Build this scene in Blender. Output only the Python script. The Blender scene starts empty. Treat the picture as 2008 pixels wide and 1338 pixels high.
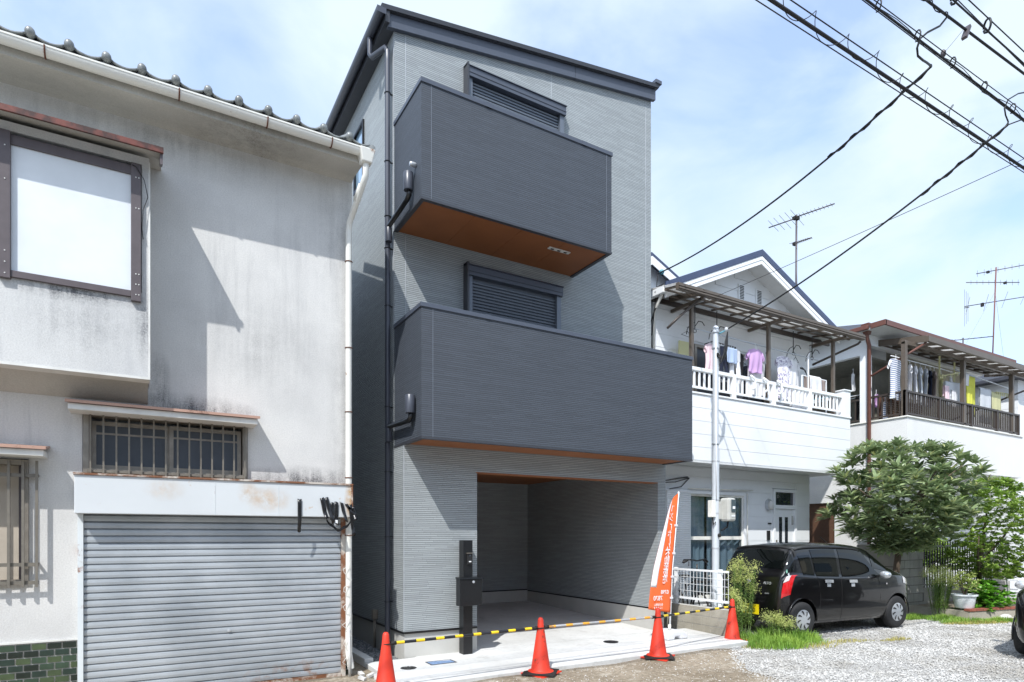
import bpy, bmesh, math, random
from mathutils import Vector, Matrix, Euler
R = random.Random(11)
S = bpy.context.scene
C = bpy.context.collection
rad = math.radians

# ---------------------------------------------------------------- camera
cam_d = bpy.data.cameras.new('camera'); cam = bpy.data.objects.new('camera', cam_d); C.objects.link(cam)
cam.location = (0, 0, 1.72); cam.rotation_euler = (rad(90), 0, rad(-30.4))
cam_d.sensor_width = 36; cam_d.lens = 36 * 1217 / 2008; cam_d.shift_y = (1050 - 669) / 2008
cam_d.clip_start = .05; cam_d.clip_end = 3000
S.camera = cam
# ---------------------------------------------------------------- light
SUN = Vector((-.675, -.63, 1.12)).normalized()          # towards the sun
W = bpy.data.worlds.new('World'); S.world = W; W.use_nodes = True
nt = W.node_tree; N = nt.nodes; L = nt.links
for n in list(N): N.remove(n)
out = N.new('ShaderNodeOutputWorld'); bg = N.new('ShaderNodeBackground'); L.new(bg.outputs[0], out.inputs[0])
sky = N.new('ShaderNodeTexSky'); sky.sky_type = 'NISHITA'; sky.sun_disc = False
sky.sun_elevation = math.asin(SUN.z); sky.sun_rotation = math.atan2(SUN.x, SUN.y)
sky.air_density = 1.0; sky.dust_density = 1.5; sky.ozone_density = 1.0
tc = N.new('ShaderNodeTexCoord'); mp = N.new('ShaderNodeMapping'); L.new(tc.outputs['Generated'], mp.inputs[0])
mp.inputs['Scale'].default_value = (1.0, 1.0, 1.9); mp.inputs['Location'].default_value = (3.1, 1.7, .4)
nz = N.new('ShaderNodeTexNoise'); nz.inputs['Scale'].default_value = 2.6; nz.inputs['Detail'].default_value = 7; nz.inputs['Roughness'].default_value = .52
nz.inputs['Distortion'].default_value = .5
L.new(mp.outputs[0], nz.inputs['Vector'])
mr = N.new('ShaderNodeMapRange'); mr.inputs[1].default_value = .34; mr.inputs[2].default_value = .58; mr.inputs[3].default_value = .36; mr.inputs[4].default_value = .98
L.new(nz.outputs['Fac'], mr.inputs[0])
mx = N.new('ShaderNodeMix'); mx.data_type = 'RGBA'
L.new(mr.outputs[0], mx.inputs[0]); gm = N.new('ShaderNodeVectorMath'); gm.operation = 'MULTIPLY'; L.new(sky.outputs[0], gm.inputs[0]); gm.inputs[1].default_value = (1.0, 1.12, 1.34); L.new(gm.outputs[0], mx.inputs[6]); mx.inputs[7].default_value = (3.0, 3.5, 4.0, 1)
L.new(mx.outputs[2], bg.inputs['Color']); bg.inputs['Strength'].default_value = .14
sd = bpy.data.lights.new('sun', 'SUN'); sd.energy = 2.5; sd.angle = rad(.55); sd.color = (1, .985, .955)
so = bpy.data.objects.new('sun', sd); C.objects.link(so); so.rotation_euler = SUN.to_track_quat('Z', 'Y').to_euler(); so.location = (-5, -5, 20)
S.view_settings.view_transform = 'Standard'; S.view_settings.look = 'None'; S.view_settings.gamma = 1
S.view_settings.use_curve_mapping = False; S.view_settings.exposure = 1.08
S.render.engine = 'CYCLES'
S.cycles.max_bounces = 8; S.cycles.transparent_max_bounces = 12

# ---------------------------------------------------------------- materials
def srgb(r, g, b):
    f = lambda c: (c / 255 / 12.92) if c / 255 <= .04045 else ((c / 255 + .055) / 1.055) ** 2.4
    return (f(r), f(g), f(b), 1)
def mul(c, k): return (c[0] * k, c[1] * k, c[2] * k, 1)
class NB:
    """small wrapper to write node graphs quickly"""
    def __init__(s, name):
        s.m = bpy.data.materials.new(name); s.m.use_nodes = True; s.t = s.m.node_tree; s.n = s.t.nodes; s.l = s.t.links
        s.b = s.n['Principled BSDF']; s._pos = None
    def node(s, typ, **kw):
        n = s.n.new(typ)
        for k, v in kw.items(): setattr(n, k, v)
        return n
    def put(s, sock, val):
        if hasattr(val, 'links') or isinstance(val, bpy.types.NodeSocket): s.l.new(val, sock)
        else: sock.default_value = val
    def pos(s):
        if s._pos is None: s._pos = s.n.new('ShaderNodeNewGeometry').outputs['Position']
        return s._pos
    def vmap(s, vec, scale=(1, 1, 1), loc=(0, 0, 0)):
        n = s.n.new('ShaderNodeMapping'); s.l.new(vec, n.inputs[0]); n.inputs['Scale'].default_value = scale; n.inputs['Location'].default_value = loc
        return n.outputs[0]
    def noise(s, vec, scale, detail=4, rough=.55, dist=0):
        n = s.n.new('ShaderNodeTexNoise'); s.l.new(vec, n.inputs['Vector']); n.inputs['Scale'].default_value = scale
        n.inputs['Detail'].default_value = detail; n.inputs['Roughness'].default_value = rough; n.inputs['Distortion'].default_value = dist
        return n.outputs['Fac']
    def rng(s, x, a, b, c=0., d=1.):
        n = s.n.new('ShaderNodeMapRange'); s.l.new(x, n.inputs[0])
        for i, v in enumerate((a, b, c, d)): n.inputs[i + 1].default_value = v
        return n.outputs[0]
    def math(s, op, a, b=0.):
        n = s.n.new('ShaderNodeMath'); n.operation = op; s.put(n.inputs[0], a); s.put(n.inputs[1], b); return n.outputs[0]
    def mix(s, fac, a, b):
        n = s.n.new('ShaderNodeMix'); n.data_type = 'RGBA'; s.put(n.inputs[0], fac); s.put(n.inputs[6], a); s.put(n.inputs[7], b); return n.outputs[2]
    def blob(s, c, r, soft=.0):
        a = s.n.new('ShaderNodeVectorMath'); a.operation = 'SUBTRACT'; s.l.new(s.pos(), a.inputs[0]); a.inputs[1].default_value = c
        b = s.n.new('ShaderNodeVectorMath'); b.operation = 'DIVIDE'; s.l.new(a.outputs[0], b.inputs[0]); b.inputs[1].default_value = r
        d = s.n.new('ShaderNodeVectorMath'); d.operation = 'LENGTH'; s.l.new(b.outputs[0], d.inputs[0])
        return s.rng(d.outputs['Value'], soft, 1., 1., 0.)
    def bump(s, h, strength=.3, dist=.01, nrm=None):
        n = s.n.new('ShaderNodeBump'); s.l.new(h, n.inputs['Height']); n.inputs['Strength'].default_value = strength; n.inputs['Distance'].default_value = dist
        if nrm is not None: s.l.new(nrm, n.inputs['Normal'])
        return n.outputs[0]
    def done(s, col=None, rough=None, metal=None, nrm=None, **kw):
        if col is not None: s.put(s.b.inputs['Base Color'], col)
        if rough is not None: s.put(s.b.inputs['Roughness'], rough)
        if metal is not None: s.put(s.b.inputs['Metallic'], metal)
        if nrm is not None: s.l.new(nrm, s.b.inputs['Normal'])
        for k, v in kw.items(): s.put(s.b.inputs[k], v)
        return s.m
def plain(name, col, rough=.6, metal=0., var=.15, scale=6., bs=0., bscale=120., **kw):
    m = NB(name); p = m.pos(); f = m.noise(p, scale, 5)
    c = m.mix(m.rng(f, .3, .7), mul(col, 1 - var), mul(col, 1 + var * .6))
    nrm = m.bump(m.noise(p, bscale, 3), bs, .004) if bs else None
    return m.done(c, rough, metal, nrm, **kw)
def siding(name, col, jo, w=.34, h=.0262, mort=.0022, var=.10, seed=0):
    m = NB(name); p = m.pos(); sp = m.node('ShaderNodeSeparateXYZ'); m.l.new(p, sp.inputs[0])
    row = m.math('FLOOR', m.math('DIVIDE', sp.outputs[2], h)); wn = m.node('ShaderNodeTexWhiteNoise'); wn.noise_dimensions = '1D'; m.l.new(row, wn.inputs['W'])
    along = m.math('ADD', m.math('ADD', sp.outputs[0], sp.outputs[1]), m.math('MULTIPLY', wn.outputs[0], w))
    cb = m.node('ShaderNodeCombineXYZ'); m.l.new(along, cb.inputs[0]); m.l.new(sp.outputs[2], cb.inputs[1])
    br = m.node('ShaderNodeTexBrick'); br.offset = 0; br.offset_frequency = 2; br.squash = 1; m.l.new(cb.outputs[0], br.inputs['Vector'])
    br.inputs['Scale'].default_value = 1; br.inputs['Brick Width'].default_value = w; br.inputs['Row Height'].default_value = h
    br.inputs['Mortar Size'].default_value = mort; br.inputs['Mortar Smooth'].default_value = .25
    br.inputs['Color1'].default_value = mul(col, 1 - var); br.inputs['Color2'].default_value = mul(col, 1 + var); br.inputs['Mortar'].default_value = mul(col, .62)
    n2 = m.noise(p, 1.1, 4); c = m.mix(m.rng(n2, .3, .7, 0, .16), br.outputs['Color'], mul(col, .7))
    fr_ = m.math('FRACT', m.math('DIVIDE', sp.outputs[2], h)); gr = m.math('ADD', m.rng(fr_, .0, .10, 0, 0), m.rng(fr_, .80, .86, 0., 1.)); gr = m.math('MINIMUM', gr, 1.)
    c = m.mix(m.math('MULTIPLY', gr, .88), c, jo); n3 = m.noise(m.vmap(p, (3, 3, .35)), 1., 4); c = m.mix(m.rng(n3, .45, .7, 0, .10), c, mul(col, .6))
    inv = m.math('SUBTRACT', m.math('SUBTRACT', 1., gr), m.math('MULTIPLY', br.outputs['Fac'], .4))
    h2 = m.math('ADD', inv, m.math('MULTIPLY', m.noise(p, 90, 3), .35))
    return m.done(c, .62, 0., m.bump(h2, .55, .006))
def stucco(name, col, dark, blobs=(), streak=.5, base=.25):
    m = NB(name); p = m.pos()
    f = m.noise(p, .9, 6, .6); st = m.noise(m.vmap(p, (7, 7, .55)), 1.0, 5, .65)
    c = m.mix(m.math('MULTIPLY', m.rng(f, .42, .68), base), col, dark)
    c = m.mix(m.math('MULTIPLY', m.math('MULTIPLY', m.rng(st, .5, .78), m.rng(m.noise(p, .7, 3), .42, .62)), streak), c, dark)
    spk = m.rng(m.noise(p, 75, 4, .7), .38, .66)
    for (cc, rr, k) in blobs:
        b = m.blob(cc, rr); g = m.math('MULTIPLY', b, m.math('ADD', m.rng(m.noise(p, 5.5, 6, .75), .34, .60, 0, .55), m.rng(m.noise(m.vmap(p, (11, 11, .9)), 1., 6, .7), .38, .64, 0, .6)))
        g = m.math('MULTIPLY', g, m.rng(spk, 0, 1, .35, 1.)); c = m.mix(m.math('MINIMUM', m.math('MULTIPLY', g, k * 2.0), .92), c, mul(dark, .30))
    g2 = m.noise(p, 70, 5, .85); c = m.mix(m.rng(g2, .34, .60, .26, 0.), c, mul(dark, .55))
    return m.done(c, .9, 0., m.bump(g2, .6, .008))
def rusty(name, col, rust, blobs=(), amount=.15, rough=.5, metal=0., sc=3.5):
    m = NB(name); p = m.pos(); f = m.noise(p, sc, 8, .7); r = m.rng(f, .66 - amount * .8, .72 - amount * .6)
    dirt = m.rng(m.noise(p, 1.2, 4), .4, .7, 0, .25)
    c = m.mix(dirt, col, mul(col, .78)); rc = m.mix(m.noise(p, 25, 4), rust, mul(rust, .45))
    for cc, rr, k in blobs:
        b = m.math('MULTIPLY', m.blob(cc, rr), m.rng(m.noise(p, 7, 6, .7), .34, .6)); c = m.mix(m.math('MINIMUM', m.math('MULTIPLY', b, k * 2.2), 1.), c, rc)
    c = m.mix(r, c, rc)
    return m.done(c, rough, metal, m.bump(m.noise(p, 40, 5), .12, .003))

M = {}
cG = srgb(156, 162, 164); cD = srgb(70, 76, 85)
M['sid_light'] = siding('grey_siding', cG, srgb(62, 65, 66))
M['sid_dark'] = siding('charcoal_siding', cD, srgb(26, 28, 32), var=.10)
M['trim'] = plain('charcoal_trim', srgb(74, 80, 92), .38, .0, .06)
M['trim_dark'] = plain('dark_trim', srgb(58, 60, 66), .4, 0., .06)
M['black'] = plain('black_metal', srgb(22, 23, 25), .32, 0., .2, 20)
M['gutter_dark'] = plain('dark_plastic', srgb(66, 70, 80), .35, 0., .05)
M['soffit_wood'] = plain('brown_soffit', srgb(140, 86, 48), .6, 0., .10, 3)
M['caulk'] = plain('pale_caulk', srgb(168, 173, 178), .7)
M['caulk_dark'] = plain('grey_caulk', srgb(104, 110, 120), .7)
M['conc'] = plain('fresh_concrete', srgb(196, 196, 194), .85, 0., .07, 1.6, .25, 60)
M['found'] = plain('foundation_render', srgb(182, 181, 176), .85, 0., .10, 2.2, .2, 50)
M['louver'] = plain('shutter_grey', srgb(104, 111, 121), .35, .2, .05)
def conc_slab():
    m = NB('slab_concrete'); p = m.pos(); f = m.noise(p, .8, 6, .6); g = m.noise(p, 14, 5, .7)
    st = m.noise(p, 2.6, 6, .7); c = m.mix(m.rng(f, .35, .65), srgb(190, 190, 187), srgb(210, 210, 208)); c = m.mix(m.rng(g, .5, .75, 0, .28), c, srgb(140, 138, 133)); c = m.mix(m.rng(st, .56, .68, 0, .30), c, srgb(134, 130, 122))
    return m.done(c, .8, 0., m.bump(g, .15, .004))
M['slab'] = conc_slab()
M['stucco'] = stucco('old_stucco', srgb(214, 213, 210), srgb(140, 141, 144),
    blobs=[((.45, 7.6, 3.06), (.75, 1, .22), 1.), ((1.6, 7.6, 2.36), (.85, 1, .20), 1.), ((.1, 7.6, 3.3), (.13, 1, .45), .8),
           ((1.15, 7.6, 3.9), (1.0, 1, .85), .24), ((2.1, 7.6, 3.0), (.25, 1, 2.6), .35), ((2.1, 7.6, 5.4), (.5, 1, 1.2), .35), ((.2, 7.6, 5.95), (1.9, 1, .35), .3)])
M['stucco_bay'] = stucco('bay_stucco', srgb(208, 208, 206), srgb(132, 135, 142), blobs=[((-.6, 7.1, 4.02), (.7, 1, .13), .8), ((-.5, 7.1, 3.72), (.7, 1, .42), .28), ((-.02, 7.1, 3.8), (.1, 1, .5), .7)], streak=.7)
M['soffit_old'] = stucco('old_soffit', srgb(190, 187, 179), srgb(130, 126, 118), blobs=[((1.0, 7.3, 6.05), (.9, 1, .3), .4)], streak=.3)
M['frame_brown'] = plain('brown_frame', srgb(88, 80, 82), .45, 0., .15, 8)
M['alu_old'] = plain('weathered_aluminium', srgb(150, 143, 133), .42, .55, .22, 9)
M['bar_old'] = plain('dull_bar', srgb(118, 113, 104), .5, .2, .15, 15)
M['copper'] = rusty('faded_copper_red', srgb(172, 138, 122), srgb(104, 68, 52), amount=.12)
M['red_rust'] = rusty('red_rust_edge', srgb(110, 56, 44), srgb(66, 36, 26), amount=.3)
M['white_trim_old'] = plain('old_white_trim', srgb(208, 208, 204), .7, 0., .15, 5)
M['sign'] = rusty('white_sign_box', srgb(200, 204, 206), srgb(206, 172, 130), blobs=[((.15, 7.38, 2.2), (.22, 1, .14), .22), ((1.15, 7.38, 2.12), (.3, 1, .16), .4), ((.95, 7.38, 2.2), (.12, 1, .14), .35), ((2.1, 7.38, 2.12), (.09, 1, .3), .9), ((1.5, 7.38, 2.33), (.55, 1, .03), .8)], amount=.02)
M['rust_flange'] = rusty('rusty_flange', srgb(190, 182, 172), srgb(138, 92, 64), amount=.34, sc=5)
M['rust_guide'] = rusty('rusty_guide', srgb(196, 190, 180), srgb(140, 92, 62), blobs=[((2.05, 7.5, .9), (.3, 1, .8), .9)], amount=.28, sc=4)
M['guide_left'] = rusty('guide_channel', srgb(206, 212, 214), srgb(150, 92, 58), amount=.1)
def shutter_mat():
    m = NB('shutter_slat_metal'); p = m.pos(); f = m.noise(p, 1.3, 5); g = m.noise(m.vmap(p, (1, 1, 9)), 3, 5)
    c = m.mix(m.rng(f, .35, .65), srgb(160, 167, 173), srgb(186, 192, 197)); c = m.mix(m.rng(g, .5, .8, 0, .3), c, srgb(120, 126, 132))
    c = m.mix(m.math('MULTIPLY', m.blob((1.6, 7.5, .12), (.9, 1, .16)), m.rng(m.noise(p, 7, 6, .7), .5, .62)), c, srgb(150, 112, 86))
    return m.done(c, .42, .35, m.bump(g, .05, .003))
M['shutter'] = shutter_mat()
M['tile_g'] = [plain('green_tile_%s' % n, c, .16, 0., .25, 9) for n, c in (('mid', srgb(56, 74, 60)), ('dark', srgb(32, 42, 38)), ('olive', srgb(70, 84, 60)), ('deep', srgb(42, 58, 52)))]
M['grout'] = plain('grey_grout', srgb(196, 194, 188), .9)
def roof_tile():
    m = NB('smoked_roof_tile'); p = m.pos(); f = m.noise(p, 14, 6, .7)
    c = m.mix(m.rng(f, .35, .7), srgb(140, 143, 142), srgb(92, 96, 96)); return m.done(c, .34, .1, m.bump(f, .12, .003))
M['kawara'] = roof_tile()
M['pvc'] = rusty('white_pvc_old', srgb(218, 217, 210), srgb(150, 104, 70), amount=.03, rough=.4)
M['rust_band'] = plain('rust_band', srgb(96, 54, 36), .8)
M['tape'] = plain('black_tape', srgb(26, 26, 28), .25, 0., .3, 30)
M['wood_dark'] = plain('dark_wood', srgb(84, 62, 46), .7)
def glass(name, tint, rough=.03, spec=.9, k=1):
    m = NB(name); return m.done(tint, rough, 0., None, **{'Specular IOR Level': spec, 'Coat Weight': 1.0 * k, 'Coat Roughness': .02})
M['pane_dark'] = glass('dark_glass', srgb(44, 50, 58))
M['pane_mesh'] = plain('screened_glass', srgb(72, 78, 86), .35, 0., .1)
M['pane_white'] = plain('white_covered_pane', srgb(216, 221, 225), .12, 0., .10, 1.6)
M['pane_sky'] = glass('sky_tinted_glass', srgb(150, 178, 200), .05)  # sky reflection put into the base colour of the glass
M['curtain_blind'] = plain('beige_blind', srgb(178, 168, 154), .8, 0., .12, 4)
M['white'] = plain('white_paint', srgb(232, 234, 235), .55, 0., .04, 2)
M['white_board'] = plain('white_siding', srgb(226, 228, 229), .6, 0., .07, 1.1, .2, 80)
M['white_wall'] = stucco('white_render', srgb(226, 226, 224), srgb(176, 174, 170), streak=.2, base=.12)
M['soffit_white'] = plain('pale_soffit', srgb(204, 206, 206), .8, 0., .06)
M['roof_navy'] = plain('navy_fascia', srgb(62, 72, 98), .4, 0., .08)
M['slate'] = plain('dark_slate', srgb(60, 62, 70), .6, 0., .2, 8)
M['bronze'] = plain('bronze_aluminium', srgb(104, 94, 84), .42, .3, .10, 5)
M['bronze_dark'] = plain('dark_bronze', srgb(70, 62, 57), .42, .2, .10, 5)
def poly():
    m = NB('polycarbonate_panel'); p = m.pos(); f = m.noise(p, 3, 5)
    c = m.mix(m.rng(f, .3, .7), srgb(206, 204, 200), srgb(226, 226, 226)); tr = m.node('ShaderNodeBsdfTranslucent'); m.l.new(c, tr.inputs[0]); m.done(c, .4)
    ms = m.node('ShaderNodeMixShader'); ms.inputs[0].default_value = .75; m.l.new(m.b.outputs[0], ms.inputs[1]); m.l.new(tr.outputs[0], ms.inputs[2])
    m.l.new(ms.outputs[0], m.n['Material Output'].inputs[0]); return m.m
M['poly'] = poly()
M['red_brown'] = plain('red_brown_metal', srgb(104, 68, 58), .45, 0., .12, 5)
M['lattice'] = plain('brown_lattice', srgb(92, 64, 46), .7, 0., .2, 12)
M['beige_wall'] = plain('beige_wall', srgb(196, 190, 172), .85, 0., .06, 2, .2, 60)
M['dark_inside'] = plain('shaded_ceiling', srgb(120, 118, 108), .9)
M['wire'] = plain('black_cable', srgb(20, 20, 23), .5)
M['wire_thin'] = plain('thin_cable', srgb(48, 48, 52), .5)
M['steel'] = plain('galvanised_steel', srgb(196, 202, 208), .45, .1, .08, 4)
M['antenna'] = plain('antenna_metal', srgb(92, 86, 88), .5, .4)
M['rust_pole'] = plain('rusty_mast', srgb(112, 70, 62), .7)
M['cone'] = rusty('cone_red', srgb(214, 56, 34), srgb(120, 60, 46), amount=.09, rough=.55, sc=7)
M['rubber'] = plain('black_rubber', srgb(34, 32, 31), .75, 0., .2, 18)
M['yellow'] = plain('hazard_yellow', srgb(240, 204, 40), .4)
M['yel_orange'] = plain('faded_yellow', srgb(240, 172, 60), .4)
M['bar_grey'] = plain('grey_bar', srgb(176, 176, 178), .35)
M['bar_black'] = plain('bar_black', srgb(36, 37, 42), .35)
M['bar_white'] = plain('bar_white', srgb(230, 228, 220), .4)
def cloth_m(name, col, var=.06, sc=8): 
    m = NB(name); p = m.pos(); f = m.noise(p, sc, 4); c = m.mix(m.rng(f, .3, .7), mul(col, 1 - var), col); tr = m.node('ShaderNodeBsdfTranslucent'); m.l.new(c, tr.inputs[0]); m.done(c, .9)
    ms = m.node('ShaderNodeMixShader'); ms.inputs[0].default_value = .25; m.l.new(m.b.outputs[0], ms.inputs[1]); m.l.new(tr.outputs[0], ms.inputs[2]); m.l.new(ms.outputs[0], m.n['Material Output'].inputs[0]); return m.m
M['orange_cloth'] = cloth_m('orange_cloth', srgb(236, 112, 58))
for n, c in (('white', (236, 236, 238)), ('lilac', (216, 178, 224)), ('pink', (240, 216, 222)), ('navy', (36, 42, 62)), ('blackc', (28, 28, 32)), ('blue', (190, 208, 234)), ('grey', (198, 202, 208)), ('taupe', (160, 146, 140)), ('yellow', (226, 226, 96)), ('cream', (216, 214, 168)), ('palegrey', (216, 220, 224)), ('denim', (88, 106, 134))):
    M['c_' + n] = cloth_m(n + '_fabric', srgb(*c))
def striped(name, a, b, per):
    m = NB(name); w = m.node('ShaderNodeTexWave'); w.bands_direction = 'Z'; m.l.new(m.pos(), w.inputs[0]); w.inputs['Scale'].default_value = per
    return m.done(m.mix(m.rng(w.outputs['Fac'], .62, .7), a, b), .9)
M['c_stripe'] = striped('striped_fabric', srgb(234, 236, 240), srgb(96, 116, 160), 6.5)
def floral():
    m = NB('floral_fabric'); f = m.noise(m.pos(), 22, 3, .6, 1.); return m.done(m.mix(m.rng(f, .5, .58), srgb(226, 224, 232), srgb(132, 124, 150)), .9)
M['c_floral'] = floral()
def leafm(name, a, b, sc=3., rough=.4, tr=.3):
    m = NB(name); p = m.pos(); f = m.noise(p, sc, 3); oi = m.node('ShaderNodeObjectInfo')
    c = m.mix(m.rng(f, .3, .7), a, b); t = m.node('ShaderNodeBsdfTranslucent'); m.l.new(mulc(m, c, 1.2), t.inputs[0]); m.done(c, rough)
    ms = m.node('ShaderNodeMixShader'); ms.inputs[0].default_value = tr; m.l.new(m.b.outputs[0], ms.inputs[1]); m.l.new(t.outputs[0], ms.inputs[2]); m.l.new(ms.outputs[0], m.n['Material Output'].inputs[0]); return m.m
def mulc(m, c, k):
    n = m.node('ShaderNodeVectorMath'); n.operation = 'SCALE'; m.l.new(c, n.inputs[0]); n.inputs['Scale'].default_value = k; return n.outputs[0]
M['loquat'] = leafm('loquat_leaf', srgb(84, 110, 70), srgb(166, 180, 134), 5.5, .30, .26)
M['loquat_new'] = leafm('young_leaf', srgb(160, 166, 104), srgb(190, 192, 134), 4, .5, .35)
M['citrus'] = leafm('citrus_leaf', srgb(104, 138, 54), srgb(156, 180, 86), 2.2, .4)
M['citrus_l'] = leafm('pale_leaf', srgb(150, 166, 88), srgb(184, 192, 122), 3, .45)
M['ivy'] = leafm('bright_green_leaf', srgb(72, 132, 36), srgb(128, 184, 60), 3, .4)
M['weed'] = leafm('feathery_weed', srgb(96, 134, 60), srgb(152, 176, 92), 5, .6)
M['weed_top'] = leafm('seed_head', srgb(170, 184, 100), srgb(206, 208, 136), 9, .7)
M['weed_dark'] = leafm('weed_stem_leaf', srgb(58, 96, 56), srgb(92, 130, 76), 5, .6)
M['grass'] = leafm('grass_blade', srgb(98, 142, 50), srgb(158, 186, 80), 2, .6)
M['grass_dry'] = leafm('dry_grass', srgb(166, 160, 84), srgb(190, 180, 116), 3, .7)
M['bark'] = plain('bark', srgb(92, 80, 68), .9, 0., .25, 14, .5, 60)
M['bark_green'] = plain('green_stem', srgb(110, 128, 80), .7)
M['block'] = stucco('weathered_block', srgb(176, 172, 164), srgb(92, 92, 90), streak=.8, base=.6)
M['block2'] = stucco('boundary_block', srgb(176, 170, 156), srgb(112, 106, 92), streak=.6, base=.6)
M['mortar_dark'] = plain('dark_mortar', srgb(92, 90, 86), .95)
M['brick_red'] = plain('kerb_brick', srgb(142, 82, 66), .8, 0., .25, 10)
M['pot'] = plain('white_pot', srgb(222, 226, 230), .4)
M['stone'] = plain('pale_stone', srgb(198, 196, 192), .85, 0., .2, 20)
def ground_m():
    m = NB('dirt_ground'); p = m.pos(); f = m.noise(p, 1.1, 8, .65); g = m.noise(p, 22, 8, .75); k = m.noise(p, 4, 6, .7)
    c = m.mix(m.rng(f, .38, .62), srgb(134, 121, 102), srgb(172, 160, 142)); c = m.mix(m.rng(g, .42, .62, 0, .8), c, srgb(96, 84, 66))
    c = m.mix(m.rng(k, .54, .66, 0, .6), c, srgb(190, 182, 168))
    return m.done(c, .95, 0., m.bump(g, .6, .03))
M['dirt'] = ground_m()
def gravel_m():
    m = NB('gravel_bed'); p = m.pos(); v = m.node('ShaderNodeTexVoronoi'); m.l.new(p, v.inputs['Vector']); v.inputs['Scale'].default_value = 45
    c = m.mix(m.rng(v.outputs['Distance'], .2, .75), srgb(190, 189, 186), srgb(140, 138, 135)); return m.done(c, .95, 0., m.bump(v.outputs['Distance'], .6, .02))
M['gravel_bed'] = gravel_m()
def pebble_m(name, a, b):
    m = NB(name); w = m.node('ShaderNodeTexWhiteNoise'); q = m.node('ShaderNodeVectorMath'); q.operation = 'SNAP'; m.l.new(m.pos(), q.inputs[0]); q.inputs[1].default_value = (.03, .03, .2)
    m.l.new(q.outputs[0], w.inputs[0]); lo = m.rng(m.noise(m.pos(), .9, 5, .65), .46, .62, 0, .65); c = m.mix(w.outputs[0], a, b); return m.done(m.mix(lo, c, mul((a[0], a[1] * .94, a[2] * .84), .72)), .9)
M['pebble'] = pebble_m('crushed_stone', srgb(164, 163, 160), srgb(206, 205, 202))
M['pebble_grey'] = pebble_m('grey_pebble', srgb(92, 96, 100), srgb(160, 164, 168))
M['carpaint'] = NB('black_car_paint').done(srgb(8, 7, 9), .30, .0, None, **{'Specular IOR Level': .3, 'Coat Weight': 1., 'Coat Roughness': .03})
M['carglass'] = glass('car_glass', srgb(10, 13, 13), .02, .5, 0.)
M['carplastic'] = plain('black_plastic', srgb(30, 30, 31), .55)
M['tyre'] = plain('tyre_rubber', srgb(40, 40, 41), .8, 0., .15, 30)
M['silver'] = plain('silver_hubcap', srgb(190, 194, 198), .3, .4, .04)
M['chrome'] = NB('bright_metal').done(srgb(216, 218, 220), .22, .6)
M['lamp_red'] = NB('red_lens').done(srgb(196, 22, 26), .1, 0., None, **{'Coat Weight': 1.})
M['lamp_clear'] = NB('clear_lens').done(srgb(214, 206, 204), .08, 0., None, **{'Coat Weight': 1.})
M['plate'] = NB('yellow_plate').done(srgb(240, 214, 24), .4)
M['ink'] = NB('black_ink').done(srgb(24, 24, 22), .6)
M['ink_green'] = NB('green_print').done(srgb(120, 170, 150), .5)
M['lcd'] = glass('meter_window', srgb(60, 76, 84), .05)
M['meter'] = plain('meter_housing', srgb(178, 178, 172), .5)
M['iron'] = plain('iron_lid', srgb(52, 52, 54), .5, .5, .3, 40)
M['blue_lid'] = plain('blue_lid', srgb(112, 140, 178), .5, 0., .35, 26)
M['interior'] = plain('room_interior', srgb(66, 62, 56), .9)
M['curtain'] = cloth_m('pale_blue_curtain', srgb(178, 196, 206), .12, 2)
M['teal'] = plain('teal_plastic', srgb(86, 150, 166), .5)
M['orange_tag'] = plain('orange_reflector', srgb(236, 162, 40), .4)
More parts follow.
